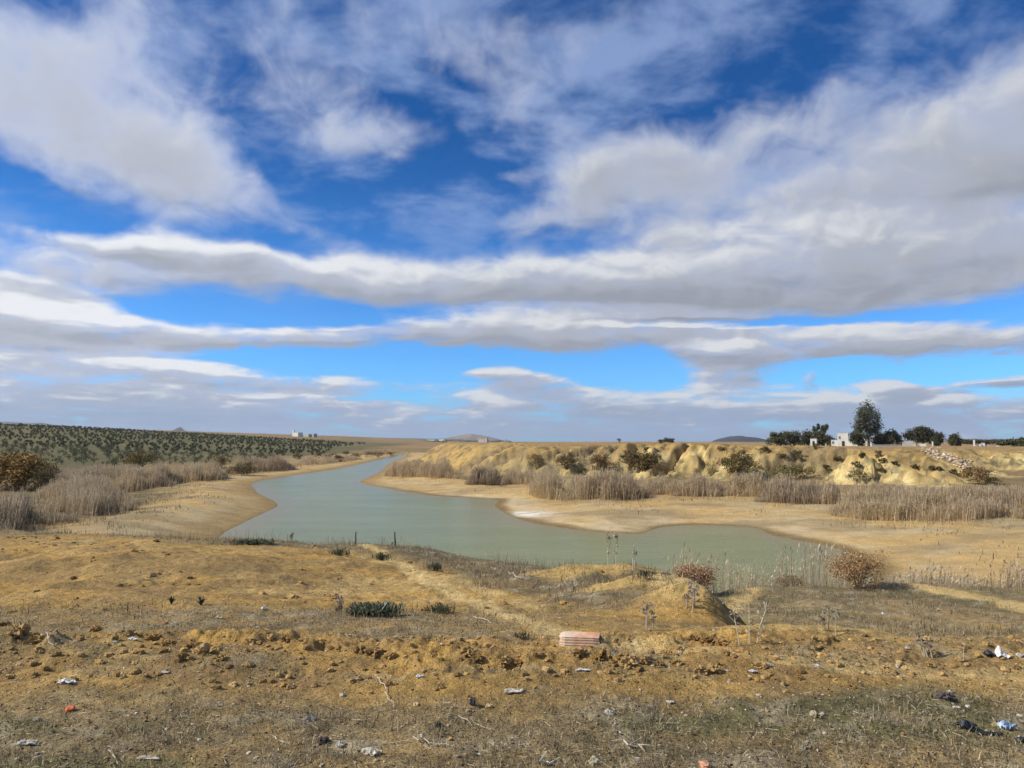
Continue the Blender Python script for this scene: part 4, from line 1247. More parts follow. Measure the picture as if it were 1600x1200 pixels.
B2, B4, B7 = _ball(2), _ball(4), _ball(7)


def lump(r, size, ball=B2, rough=0.25, freq=1.6):
    """one broken lump: size is (sx, sy, sz) half axes"""
    V, F = ball
    o = r.uniform(0, 50, 3)
    n_ = fbm(V[:, 0] * freq + o[0] + V[:, 2] * 1.7, V[:, 1] * freq + o[1] - V[:, 2], 3, int(o[2]))
    n2 = fbm(V[:, 0] * freq * 3.1 + o[1] + V[:, 2] * 4.3, V[:, 1] * freq * 3.1 + o[0] - V[:, 2] * 3.7, 3, int(o[2]) + 9)
    v = V * (1 + (n_ - .5) * 2.6 * rough + (n2 - .5) * 2.2 * rough * (len(V) > 40) + r.normal(0, rough * .25, len(V)))[:, None] * np.asarray(size)
    a = r.uniform(0, 6.28)
    c_, s_ = math.cos(a), math.sin(a)
    return np.stack([v[:, 0] * c_ - v[:, 1] * s_, v[:, 0] * s_ + v[:, 1] * c_, v[:, 2]], 1), F


def lump_thing(name, label, cat, px, py, size, rgb, group=None, seed=0, ball=B4, rough=.25, mat=None, sink=.3, flat=.6, freq=1.6, smooth=False):
    r = np.random.default_rng(9000 + seed)
    p = hit(px, py, 2.5, 60)
    v, f = lump(r, (size, size * r.uniform(.6, .9), size * flat), ball, rough, freq)
    c_ = np.clip(np.asarray(rgb)[None, :] * (1 + r.normal(0, .10, (len(v), 1))), 0, .9)
    o = mesh_np(name, v, f, mat or m_stone, c_, smooth)
    o.location = (p.x, p.y, p.z + size * flat * (1 - sink) * .7)
    tag(o, label, cat, group)
    return o


def scatter(n, y0, y1, r, power=1.0, half=0.74, margin=.5):
    y = y0 + (y1 - y0) * r.uniform(0, 1, n) ** power
    x = r.uniform(-1, 1, n) * (half * y + margin)
    return x, y


def masks(x, y):
    Z = zones(x, y)
    z = height(x, y, Z)
    soil(x, y, z, Z)
    return z, Z['weeds'], Z['band'], Z


r_ = np.random.default_rng(55)
m_clod, g, b = new_mat('crumbling_earth')
at = g.n('ShaderNodeAttribute', attribute_name='tint')
tc = g.n('ShaderNodeTexCoord')
kk_ = g.smooth(g.noise(tc.outputs['Object'], 45, 4, .65), .3, .7, .62, 1.3, 'LINEAR')
g.set(b.inputs['Base Color'], g.v('SCALE', at.outputs['Color'], scale=kk_))
b.inputs['Roughness'].default_value = .97
b.inputs['Specular IOR Level'].default_value = .1
bn = g.n('ShaderNodeBump'); bn.inputs['Strength'].default_value = 1.0; bn.inputs['Distance'].default_value = .025
g.set(bn.inputs['Height'], g.noise(tc.outputs['Object'], 38, 5, .68)); g.set(b.inputs['Normal'], bn.outputs[0])
OCH = [(0.42, 0.265, 0.10), (0.36, 0.22, 0.08), (0.46, 0.30, 0.125), (0.31, 0.19, 0.075)]
# crumbs of earth along the graded strip and thinly elsewhere
mb = MB()
x, y = scatter(7600, 3.2, 12, r_, 1.3)
z, wd_, bd, Z = masks(x, y)
keep = r_.uniform(0, 1, len(x)) < (0.10 + 0.9 * bd)
for px_, py_, pz, bb in zip(x[keep], y[keep], z[keep], bd[keep]):
    s_ = (0.006 + 0.028 * r_.uniform() ** 2.6) * (.45 + .55 * bb)
    v, f = lump(r_, (s_ * 1.2, s_, s_ * .8), B2, .40)
    mb.add(v + np.array([px_, py_, pz + s_ * .25]), f, pal(r_, 1, OCH, .15)[0])
tag(mb.build('earth_crumbs', m_clod), 'loose crumbs of ochre earth along the graded strip', 'soil', None, 'stuff')
# bigger crumbs down the ochre slope
mb = MB()
x, y = scatter(2600, 8.6, 24, r_, .85)
z, wd_, bd, Z = masks(x, y)
keep = (r_.uniform(0, 1, len(x)) < (1 - wd_) * sm(.44, .62, fbm(x / 1.3, y / 1.3, 3, 431))) & (y < Z['brow'] - .4) & (x < Z['step'])
for px_, py_, pz in zip(x[keep], y[keep], z[keep]):
    s_ = 0.012 + 0.045 * r_.uniform() ** 2.6
    v, f = lump(r_, (s_ * 1.3, s_, s_ * .7), B2, .45)
    mb.add(v + np.array([px_, py_, pz + s_ * .15]), f, pal(r_, 1, OCH, .15)[0])
tag(mb.build('slope_crumbs', m_clod), 'broken lumps of ochre earth strewn down the bank slope', 'soil', None, 'stuff')
# pale pebbles and shell grit
mb = MB()
x, y = scatter(1900, 3.0, 14, r_, 1.6)
z = height(x, y)
gr = [(0.42, 0.36, 0.27), (0.34, 0.28, 0.20), (0.50, 0.44, 0.35), (0.28, 0.22, 0.15)]
for px_, py_, pz in zip(x, y, z):
    s_ = 0.003 + 0.012 * r_.uniform() ** 3.0
    v, f = lump(r_, (s_ * 1.3, s_, s_ * .7), B2, .34)
    mb.add(v + np.array([px_, py_, pz + s_ * .2]), f, pal(r_, 1, gr, .12)[0])
tag(mb.build('pebbles', m_stone), 'small pale pebbles and grit strewn over the near ground', 'gravel', None, 'stuff')
# larger clods one can pick out
spots_ = [(8, 978, .10), (30, 990, .16), (60, 1003, .12), (150, 985, .10), (205, 990, .08), (240, 1001, .12), (262, 1008, .09), (300, 1016, .15), (322, 1022, .13), (285, 1030, .10), (345, 1030, .09), (392, 1005, .08),
          (445, 1000, .09), (500, 1003, .07), (562, 1018, .10), (585, 1022, .12), (610, 1026, .08), (690, 1000, .07), (728, 1020, .10), (745, 1030, .08), (790, 1035, .10), (812, 1040, .08),
          (905, 1022, .09), (940, 1026, .12), (962, 1040, .10), (985, 1040, .12), (1008, 1034, .10), (1030, 1040, .08), (1060, 1038, .07), (1095, 1050, .11), (1115, 1048, .09), (1190, 1042, .08),
          (1085, 1000, .10), (1110, 1004, .13), (1128, 1006, .10), (210, 862, .10), (245, 846, .14), (90, 842, .14), (115, 905, .10), (640, 880, .10), (470, 890, .10), (530, 905, .08), (1330, 1075, .05), (1250, 1062, .05)]
for k, (px, py, s_) in enumerate(spots_):
    lump_thing('earth_clod', 'rough lump of ochre earth lying on the graded strip or slope', 'clod', px, py, s_ * .55, pal(r_, 1, OCH, .1)[0], 'ochre earth clods', 100 + k, B7, .55, m_clod, .8, .62, 2.6)

# rubble tipped down the bluff
mb = MB()
for k in range(330):
    t = r_.uniform()
    p = hit(1450 + 64 * t + r_.normal(0, 7), 704 + 24 * t + r_.normal(0, 3.0), 40, 300)
    s_ = r_.uniform(.05, .20)
    v, f = lump(r_, (s_ * 1.2, s_, s_ * .7), B2, .3)
    mb.add(v + np.array([p.x, p.y, p.z + s_ * .3]), f, pal(r_, 1, [(0.48, 0.38, 0.27), (0.38, 0.28, 0.19), (0.56, 0.47, 0.36), (0.30, 0.22, 0.15)], .12)[0])
tag(mb.build('rubble_slide', m_stone), 'slide of pale broken rubble tipped down the bluff', 'rubble', None, 'stuff')

# ------------------------------------------------------------------ dead grass, straw and seedlings
def blades(name, label, x, y, z, hgt, wdt, cols, r, lean=.6, cat='grass', curve=.3, vary=.35):
    n = len(x)
    B = np.stack([x, y, z - .004], 1)
    th, ph = r.uniform(0, 6.283, n), r.uniform(0, 3.1416, n)
    h = hgt * r.normal(1, vary, n).clip(.25, 1.9)
    L = np.abs(r.normal(0, lean, n))
    d_ = np.stack([np.cos(th) * L, np.sin(th) * L, np.ones(n)], 1)
    d_ /= np.linalg.norm(d_, axis=1)[:, None]
    T = B + d_ * h[:, None]
    M = B + d_ * (h * .55)[:, None] + np.stack([np.cos(th), np.sin(th), np.full(n, .3)], 1) * (h * curve * .3)[:, None] * -1
    w = np.stack([np.cos(ph), np.sin(ph), 0 * ph], 1) * (wdt * r.uniform(.6, 1.4, n))[:, None]
    V = np.stack([B - w * .5, B + w * .5, M + w * .4, M - w * .4, T + w * .08, T - w * .08], 1).reshape(-1, 3)
    k = np.arange(n)[:, None] * 6
    F = np.vstack([k + [0, 1, 2, 3], k + [3, 2, 4, 5]])
    o = mesh_np(name, V, F, m_dry, np.repeat(pal(r, n, cols, .18), 6, axis=0))
    tag(o, label, cat, None, 'stuff')
    return o


DRYG = [(0.40, 0.31, 0.175), (0.30, 0.225, 0.125), (0.52, 0.42, 0.26), (0.20, 0.15, 0.085), (0.14, 0.115, 0.06)]
GREENG = [(0.10, 0.105, 0.045), (0.075, 0.085, 0.035), (0.13, 0.13, 0.06)]
x, y = scatter(120000, 2.9, 9.5, r_, 1.2)
z, wd_, bd, Z = masks(x, y)
k = (r_.uniform(0, 1, len(x)) < np.clip(wd_ * 1.0 + .02, 0, 1) * sm(.30, .62, fbm(x / .32, y / .32, 3, 401))) & (bd < .6)
blades('dead_grass', 'short dead grass matted over the near ground', x[k], y[k], z[k], .040, .0042, DRYG, r_, 1.1)
x, y = scatter(16000, 2.9, 8.5, r_, 1.15)
z, wd_, bd, Z = masks(x, y)
k = (r_.uniform(0, 1, len(x)) < wd_ * sm(.50, .66, fbm(x / 1.4, y / 0.8, 3, 129)) * 1.2)
blades('green_seedlings', 'sparse green seedlings in the near dead grass', x[k], y[k], z[k], .026, .007, GREENG, r_, .9, 'seedlings')
x, y = scatter(95000, 8.0, 26, r_, .75)
z, wd_, bd, Z = masks(x, y)
k = (r_.uniform(0, 1, len(x)) < np.clip(wd_ * 1.1, 0, 1) * sm(.36, .64, fbm(x / .7, y / .7, 3, 403)))
blades('dead_scrub', 'low dead scrub and grass over the bank and terrace', x[k], y[k], z[k], .085, .009, DRYG + [(0.22, 0.16, 0.12), (0.13, 0.12, 0.06)], r_, .8, 'scrub')
x, y = scatter(26000, 16, 26, r_, .8, .70)
z, wd_, bd, Z = masks(x, y)
ov = y - Z['brow']
k = (r_.uniform(0, 1, len(x)) < sm(-2.2, -.4, ov) * sm(3.0, 1.0, ov) * sm(.46, .62, fbm(x / .9, y / .9, 3, 405)) * sm(-16, -7, x))
blades('brow_stalks', 'thin pale dead stalks fringing the brow of the bank', x[k], y[k], z[k], .24, .007, [(0.46, 0.40, 0.29), (0.38, 0.31, 0.21), (0.28, 0.22, 0.14)], r_, .22, 'stalks')
# dead leaves and flakes lying about
x, y = scatter(26000, 2.9, 9.5, r_, 1.3)
z, wd_, bd, Z = masks(x, y)
k = r_.uniform(0, 1, len(x)) < np.clip(wd_ * .95 + .06, 0, 1)
mb = MB()
leaves(mb, np.stack([x[k], y[k], z[k] + .006], 1), .010, pal(r_, int(k.sum()), [(0.10, 0.075, 0.045), (0.16, 0.115, 0.065), (0.34, 0.27, 0.17), (0.54, 0.46, 0.33), (0.48, 0.40, 0.28), (0.07, 0.055, 0.035)], .2), r_, .72)
tag(mb.build('leaf_litter', m_dry), 'fine litter of dead leaves over the near ground', 'litter', None, 'stuff')
# straw lying flat
x, y = scatter(8000, 2.9, 10, r_, 1.25)
z, wd_, bd, Z = masks(x, y)
k = r_.uniform(0, 1, len(x)) < np.clip(wd_ + .12, 0, 1)
x, y, z = x[k], y[k], z[k]
n = len(x)
th = r_.normal(0, .9, n) + (r_.uniform(0, 1, n) < .25) * 1.2
L, w = np.abs(r_.normal(.0, .035, n)) + .012, r_.uniform(.0008, .0022, n)
ex, ey = x + np.cos(th) * L, y + np.sin(th) * L
ez = height(ex, ey) + r_.uniform(.004, .02, n)
A_, B_ = np.stack([x, y, z + .008], 1), np.stack([ex, ey, ez], 1)
nv = np.stack([-np.sin(th), np.cos(th), 0 * th], 1) * w[:, None]
up_ = np.array([0, 0, .003])
V = np.stack([A_ - nv, B_ - nv, B_ + nv, A_ + nv, A_ + up_, B_ + up_], 1).reshape(-1, 3)
kk = np.arange(n)[:, None] * 6
o = mesh_np('straw', V, np.vstack([kk + [0, 1, 5, 4], kk + [4, 5, 2, 3]]), m_dry, np.repeat(pal(r_, n, [(0.46, 0.38, 0.25), (0.38, 0.30, 0.19), (0.54, 0.47, 0.34), (0.30, 0.23, 0.14)], .15), 6, axis=0))
tag(o, 'broken straw scattered over the near ground', 'straw', None, 'stuff')


# dun tufts over the mud flats and round the feet of the reeds, and up the gullies of the bluff
r_ = np.random.default_rng(77)
n = 60000
y = 26 + (150 - 26) * r_.uniform(0, 1, n) ** 1.1
x = r_.uniform(-.70, .70, n) * y
Z = zones(x, y)
fl = sm(3, 9, Z['sd']) * sm(70, 25, Z['sd']) * (Z['cc'] < 1) * sm(.46, .66, fbm(x / 3.5, y / 3.5, 4, 421)) * (.45 + 1.2 * sm(-14, -22, x)) * (y > Z['brow'] + 4)
gu = (Z['cc'] > 0) * (Z['cc'] < 14) * sm(.30, .8, Z['gul'] + .35 * fbm(x / 2, y / 2, 3, 423)) * .8
k = r_.uniform(0, 1, n) < np.clip(fl * .8 + gu, 0, 1)
x, y = x[k], y[k]
blades('shore_tufts', 'dun tufts of dead grass over the mud flats and bluff gullies', x, y, height(x, y), .26, .05, [(0.30, 0.23, 0.13), (0.23, 0.175, 0.10), (0.37, 0.29, 0.17), (0.16, 0.13, 0.07), (0.14, 0.125, 0.06)], r_, .7, 'tufts')

# ------------------------------------------------------------------ twigs and dead stalks
def twig(label, pix, rad=.006, rgb=(0.55, 0.48, 0.36), lift=.012, side=None, name='twig', seed=0):
    r = np.random.default_rng(400 + seed)
    pts = [hit(px, py, 2.5, 40) for px, py in pix]
    P = []
    for i in range(len(pts) - 1):
        for t in (0, .33, .66):
            q_ = pts[i].lerp(pts[i + 1], t); P.append((q_.x + r.normal(0, .006), q_.y + r.normal(0, .012), H(q_.x, q_.y) + lift + abs(r.normal(0, .008))))
    q_ = pts[-1]; P.append((q_.x, q_.y, q_.z + lift * .5))
    mb = MB()
    n_ = len(P)
    rad, rgb = rad * .72, tuple(c_ * .85 for c_ in rgb)
    tube(mb, P, [rad * (1 - .6 * i / n_) for i in range(n_)], rgb, 6)
    for i in range(1, n_ - 1, 3):
        a = Vector(P[i]); e = a + Vector((r.normal(0, .05), r.normal(0, .05), abs(r.normal(.01, .02)) + .01))
        tube(mb, [a, e], [rad * .5, rad * .2], rgb, 4)
    o = mb.build(name, m_bark)
    return tag(o, label, name)


twig('long curved bleached twig lying before the dark scrap of litter', [(698, 1122), (716, 1124), (735, 1132), (752, 1140), (774, 1142)], .006, seed=1)
twig('straight bleached twig lying below the long curved one', [(645, 1157), (672, 1163), (708, 1168)], .005, seed=2)
twig('thin upright bent stalk fallen over in the middle of the litter', [(588, 1062), (600, 1076), (602, 1090), (615, 1108)], .005, seed=3)
twig('white bent stick poking out of the dark clods', [(64, 998), (74, 1004), (84, 1017)], .006, (0.62, 0.58, 0.5), .03, seed=4)
twig('thick short bleached stick on the green seedlings', [(976, 1166), (992, 1172), (1008, 1176)], .008, seed=5)
twig('pale stick lying flat at the bottom edge of the ground', [(842, 1193), (855, 1198), (868, 1199)], .010, (0.62, 0.58, 0.5), seed=6)
twig('thin straw coloured twig on the grey strip before the sprawling green weed', [(740, 966), (756, 969), (772, 976)], .007, seed=7)
twig('forked dead twigs lying on the bank scrub by the yellow mound', [(795, 899), (806, 907), (822, 910), (838, 908)], .012, (0.5, 0.44, 0.36), .05, seed=8)
twig('dead twig leaning over the earth below the track', [(1058, 1025), (1064, 1018), (1072, 1008)], .007, seed=9)
twig('long thin stalk lying among the straw near the white rag', [(170, 1178), (180, 1187), (186, 1198)], .005, seed=10)
twig('bleached twig on the litter close to the round grey white stone', [(424, 1155), (440, 1160), (454, 1166)], .005, seed=11)


def stalk(label, px, base, hpx, lean=0.0, branches=4, rad=.006, rgb=(0.46, 0.39, 0.28), seed=0, n=1, y=None, spread=.1, whorl=False):
    """a standing dead weed: bare stems, side twigs, dry heads"""
    r = np.random.default_rng(600 + seed)
    p = hit(px, base, 2.5, 40) if y is None else Vector((at_y(px, base, y).x, y, H(at_y(px, base, y).x, y)))
    h = hpx * p.y / FOC
    root = empty('dead_stalk', (p.x, p.y, p.z))
    tag(root, label, 'dry plant')
    hd = MB(); hn = 0
    for i in range(n):
        mb = MB()
        hi = h * (1 if i == 0 else r.uniform(.5, .95))
        ox, oy = (r.normal(0, spread * h), r.normal(0, spread * h)) if i else (0, 0)
        lx = lean * hi + r.normal(0, .06) * hi
        P = [Vector((ox, oy, -.03)), Vector((ox + lx * .35, oy, hi * .4)), Vector((ox + lx * .8 + r.normal(0, .02) * hi, oy, hi * .75)), Vector((ox + lx, oy, hi))]
        tube(mb, P, [rad, rad * .85, rad * .6, rad * .3], rgb, 6)
        for j in range(branches):
            t = r.uniform(.35, .97)
            a = P[1].lerp(P[3], (t - .3) / .7) if t > .4 else P[0].lerp(P[1], t / .4)
            th = r.uniform(0, 6.28)
            L = hi * (r.uniform(.04, .09) if whorl else r.uniform(.10, .26))
            e = a + Vector((math.cos(th) * L * .7, math.sin(th) * L * .7, L * .7))
            tube(mb, [a, e], [rad * .5, rad * .25], rgb, 4)
            leaves(hd, np.array(e) + r.normal(0, .012, (4 if not whorl else 7, 3)), .012 + rad * .8, pal(r, 4 if not whorl else 7, [rgb, (rgb[0] * .7, rgb[1] * .65, rgb[2] * .6)]), r)
            hn += 1
        mb.build('stem', m_bark, root)
    if hn: hd.build('foliage', m_dry, root)
    return root


stalk('tallest pale seed stalk on the brow, first of the close pair', 949, 884, 52, .0, 16, .006, (0.50, 0.44, 0.33), 1, whorl=True)
stalk('pale seed stalk on the brow, shorter of the close pair', 962, 884, 48, .04, 15, .006, (0.50, 0.44, 0.33), 2, whorl=True)
stalk('slim stalk standing alone before the close pair', 938, 880, 28, 0, 8, .007, seed=3)
stalk('pale stalk on the brow between the close pair and the gully', 992, 888, 36, .05, 9, .008, (0.48, 0.42, 0.32), 4, n=2)
stalk('leaning bleached bare twigs on the brow above the dark tufts', 733, 868, 26, -.35, 3, .012, (0.58, 0.54, 0.47), 5, n=2)
stalk('short grey stalks on the brow past the leaning twigs', 786, 872, 26, .05, 7, .007, seed=6, n=3)
stalk('pale thin stalk on the brow above the yellow mound', 870, 876, 26, .05, 6, .007, seed=7, n=2)
stalk('tall thin bare stalk in the gully beside the yellow spur', 1156, 1008, 58, -.18, 5, .005, (0.55, 0.48, 0.34), 8)
stalk('middle thin bare stalk of the gully group', 1171, 1005, 62, -.03, 5, .005, (0.55, 0.48, 0.34), 9)
stalk('thin bare stalk of the gully group leaning to the terrace', 1182, 1004, 62, .16, 5, .005, (0.55, 0.48, 0.34), 10)
stalk('feathery pale dead weeds in the mouth of the gully', 1083, 950, 40, .05, 10, .006, (0.42, 0.36, 0.28), 11, n=4, spread=.25)
stalk('fan of bare bent twigs on the ochre strip of the terrace', 1446, 1026, 30, -.25, 4, .006, (0.45, 0.38, 0.27), 12, n=4, spread=.3)
stalk('single straight dry stem near the white sheet', 1506, 1031, 24, -.03, 2, .005, (0.45, 0.38, 0.27), 13)
stalk('sparse pale weed on the terrace grass', 1295, 985, 34, .05, 8, .005, (0.40, 0.35, 0.25), 14, n=3, spread=.3)
stalk('dry brown stems beside the sprawling green weed', 531, 965, 36, .03, 6, .007, (0.38, 0.31, 0.22), 15, n=5, spread=.2)
stalk('bleached leaning stem rising from the sprawling green weed', 590, 965, 26, .6, 2, .006, (0.52, 0.46, 0.36), 16)
stalk('white dead stalk, taller of two before the dark near reeds', 84, 823, 26, 0, 6, .018, (0.55, 0.52, 0.45), 17, y=30)
stalk('white dead stalk, shorter of two before the dark near reeds', 74, 823, 26, 0, 3, .018, (0.50, 0.46, 0.38), 18, y=30)
stalk('dark dead weed tuft on the brow before the green clumps', 455, 846, 12, .1, 6, .008, (0.25, 0.19, 0.12), 19, n=3)
stalk('pale weed on the brow beside the yellow track', 665, 880, 28, .05, 8, .006, (0.44, 0.38, 0.29), 20, n=4, spread=.3)
stalk('thin weed behind the terracotta block', 1010, 985, 40, .05, 8, .005, (0.40, 0.34, 0.25), 21, n=3, spread=.3)
stalk('thin reed stalks rising past the rust red bush', 1135, 905, 60, .03, 3, .009, (0.48, 0.42, 0.31), 22, n=5, spread=.4, y=24)

# ------------------------------------------------------------------ green weeds
def weed(label, px, base, wpx, hpx, cols, n=26, seed=0, name='weed', kind='rosette', y=None):
    """leaves springing from one root: each a bent tapering strip"""
    r = np.random.default_rng(700 + seed)
    p = hit(px, base, 2.5, 40)
    w, h = wpx * p.y / FOC, hpx * p.y / FOC
    mb = MB()
    for i in range(n):
        th = r.uniform(0, 6.28)
        q_ = r.uniform(.3, 1)
        o = np.array([r.normal(0, .22), r.normal(0, .12), 0]) * w * (kind == 'mat')
        if kind == 'mat': q_ *= .62
        L, up = w * .5 * q_, h * (1.15 - .5 * q_) * r.uniform(.6, 1.1)
        d_ = np.array([math.cos(th), math.sin(th), 0]); s_ = np.array([-d_[1], d_[0], 0]) * w * (.055 if kind != 'mat' else .014)
        pts = [o, o + d_ * L * .35 + [0, 0, up * .6], o + d_ * L * .75 + [0, 0, up], o + d_ * L * 1.05 + [0, 0, up * .78]]
        wd2 = [.35, 1.0, .8, .05]
        V = []
        for pnt, k in zip(pts, wd2): V += [pnt - s_ * k, pnt + s_ * k]
        mb.add(np.array(V), [(0, 1, 3, 2), (2, 3, 5, 4), (4, 5, 7, 6)], pal(r, 1, cols)[0])
    o = mb.build(name, m_leaf)
    o.location = (p.x, p.y, p.z)
    tag(o, label, 'weed')
    return o


DG = [(0.035, 0.050, 0.035), (0.028, 0.040, 0.028), (0.05, 0.068, 0.042)]
GG = [(0.075, 0.088, 0.052), (0.058, 0.070, 0.042), (0.10, 0.11, 0.07)]
GG2 = [(0.10, 0.118, 0.070), (0.08, 0.095, 0.056), (0.14, 0.15, 0.095)]
weed('dark green thistle rosette, smaller of two on the grey strip', 268, 945, 18, 14, DG, 16, 1)
weed('dark green thistle rosette, larger of two on the grey strip', 314, 946, 24, 15, DG, 20, 2)
weed('sprawling dark green weed patch in the middle of the bank', 584, 962, 78, 17, GG2, 420, 3, kind='mat')
weed('bluish green weeds beside the sprawling patch', 690, 958, 40, 12, GG, 130, 4, kind='mat')
weed('grey green low clump on the bank top before the water', 530, 868, 34, 10, GG, 130, 5, kind='mat')
weed('dark green clump beside the yellow track top', 598, 876, 30, 12, GG, 130, 6, kind='mat')
weed('grey green clump on the bank scrub past the track', 678, 893, 28, 14, GG, 130, 7, kind='mat')
weed('low bluish weeds on the far edge of the ochre slope', 395, 850, 70, 7, GG, 240, 8, kind='mat')
weed('dark round tuft alone on the brow between stake and twigs', 682, 858, 10, 10, DG, 40, 9)
weed('dark tuft pair on the brow beside the leaning twigs', 745, 868, 18, 8, DG, 40, 10, kind='mat')
weed('tiny dark tuft on the brow past the leaning twigs', 813, 868, 10, 7, DG, 24, 11)
weed('dark low plant at the foot of the tall stake', 614, 852, 12, 5, DG, 24, 12, kind='mat')
weed('low green weed under the terrace lip by the track end', 1010, 905, 34, 14, DG, 60, 13, kind='mat')
weed('green seedling cushion at the mounds foot', 815, 998, 34, 10, GG, 70, 14, kind='mat')

# ------------------------------------------------------------------ stakes
m_wood = plain('weathered_wood', (0.16, 0.13, 0.10), 0.95, .3, 12, .4, 60)


def stake(label, px, base, hpx, seed):
    r = np.random.default_rng(seed)
    p = hit(px, base, 5, 40)
    h = hpx * p.y / FOC
    mb = MB()
    tube(mb, [(0, 0, -.2), (.008, 0, h * .3), (-.006, .004, h * .7), (.004, 0, h * .97), (.004, 0, h)], [.026, .025, .023, .021, .010], (1, 1, 1), 7)
    o = mb.build('stake', m_wood)
    o.location = p
    o.rotation_euler = (r.normal(0, .04), r.normal(0, .05), 0)
    return tag(o, label, 'stake', 'old fence stakes on the brow')


stake('weathered thin fence stake on the brow, the more slender one', 555, 851, 20, 1)
stake('weathered fence stake on the brow, the taller thicker one', 617, 854, 23, 2)

# ------------------------------------------------------------------ the hollow clay block and the litter
m_clay, g, b = new_mat('fired_clay')
tc = g.n('ShaderNodeTexCoord')
nn = g.noise(tc.outputs['Object'], 9.0, 5, .6)
cl_ = g.mix(g.smooth(nn, .4, .62), (0.56, 0.27, 0.14, 1), (0.60, 0.40, 0.27, 1))
sx = g.n('ShaderNodeSeparateXYZ'); g.set(sx.inputs[0], tc.outputs['Object'])
lime = g.smooth(g.m('ADD', g.m('MULTIPLY', sx.outputs[0], -3.2), g.m('MULTIPLY', nn, 1.1)), .35, .85)
cl_ = g.mix(g.m('MULTIPLY', lime, .8), cl_, (0.66, 0.52, 0.38, 1))
g.set(b.inputs['Base Color'], cl_)
b.inputs['Roughness'].default_value = .95
bn = g.n('ShaderNodeBump'); bn.inputs['Strength'].default_value = .5; bn.inputs['Distance'].default_value = .006
g.set(bn.inputs['Height'], g.noise(tc.outputs['Object'], 60, 4, .6)); g.set(b.inputs['Normal'], bn.outputs[0])


def clay_block():
    p = hit(906, 1008, 4, 12)
    root = empty('clay_block', (p.x, p.y + .05, p.z - .012), R(-7))
    tag(root, 'broken hollow terracotta block lying on the earth strip', 'brick')
    Lh, Wd, Ht = .168, .10, .088
    prof = []

    def edge(a, c, nrm, ribs=5):
        for i in range(ribs * 4):
            t = i / (ribs * 4)
            dp = .0022 if (i % 4) in (1, 2) else 0
            prof.append((a[0] + (c[0] - a[0]) * t - nrm[0] * dp, a[1] + (c[1] - a[1]) * t - nrm[1] * dp))
    q = [(-Wd, 0), (Wd, 0), (Wd, Ht), (-Wd, Ht)]
    edge(q[0], q[1], (0, -1)); edge(q[1], q[2], (1, 0), 4); edge(q[2], q[3], (0, 1)); edge(q[3], q[0], (-1, 0), 4)
    r = np.random.default_rng(12)
    ns = 14
    n_ = len(prof)
    V, F = [], []
    for i in range(ns + 1):
        t = i / ns
        x = -Lh + 2 * Lh * t
        # the far ends are knocked about
        e = max(0, 1 - min(t, 1 - t) * ns / 1.6)
        for (py_, pz_) in prof:
            k = 1 - e * (.10 + .10 * float(fbm(py_ * 22 + i, pz_ * 22, 2, 5))) * (1.5 if t < .5 else .6)
            cz = Ht * .5
            V.append((x + e * r.normal(0, .004), py_ * k, cz + (pz_ - cz) * k))
    for i in range(ns):
        for k in range(n_):
            F.append((i * n_ + k, i * n_ + (k + 1) % n_, (i + 1) * n_ + (k + 1) % n_, (i + 1) * n_ + k))
    # inner face of the shell
    o2 = len(V)
    th = .012
    inn = [(-Wd + th, th), (Wd - th, th), (Wd - th, Ht - th), (-Wd + th, Ht - th)]
    for x in (-Lh * .97, Lh * .97):
        for (py_, pz_) in inn: V.append((x, py_ * .9, pz_ * .94 + .004))
    for k in range(4): F.append((o2 + k, o2 + 4 + k, o2 + 4 + (k + 1) % 4, o2 + (k + 1) % 4))
    # end rims: join the outer loop to the inner rectangle
    for end, base, inner in ((0, 0, o2), (1, ns * n_, o2 + 4)):
        c4 = [0, 20, 36, 56]
        for s_ in range(4):
            a, c_ = c4[s_], (c4[s_ + 1] if s_ < 3 else n_)
            m_ = (a + c_) // 2
            for k in range(a, c_ - 1, 2):
                ii = inner + s_ if k < m_ else inner + (s_ + 1) % 4
                F.append((base + k, base + k + 1, base + (k + 2) % n_, ii))
            F.append((base + m_, base + (m_ + 1) % n_, inner + (s_ + 1) % 4, inner + s_))
    body = mesh_np('body', V, F, m_clay, None, False, root)
    mb = MB()
    box(mb, -Lh * .93, Lh * .93, -.004, .004, th + .012, Ht - th - .010, (1, 1, 1))
    mb.build('web', m_clay, root)
    mb = MB()
    box(mb, -Lh * .925, Lh * .925, -Wd + th + .014, -.0045, Ht * .5 - .004, Ht * .5 + .004, (1, 1, 1))
    mb.build('web', m_clay, root)
    mb = MB()
    box(mb, -Lh * .925, Lh * .925, .0045, Wd - th - .014, Ht * .5 - .004, Ht * .5 + .004, (1, 1, 1))
    mb.build('web', m_clay, root)


clay_block()
lump_thing('brick_shard', 'broken terracotta shard leaning under the hollow block', 'brick', 908, 1018, .035, (0.52, 0.22, 0.10), None, 2, B4, .3, None, .3, .7)
lump_thing('brick_shard', 'flat red brick shard on the litter below the dark clods', 'brick', 110, 1110, .034, (0.55, 0.14, 0.06), None, 3, B4, .25, None, .3, .5)
lump_thing('brick_shard', 'pinkish brick shard at the bottom edge', 'brick', 1102, 1198, .035, (0.50, 0.25, 0.15), None, 4, B4, .25, None, .3, .5)
lump_thing('brick_shard', 'small orange brick shard beside the white dish', 'brick', 258, 975, .03, (0.50, 0.24, 0.10), None, 5, B4, .25, None, .4, .5)

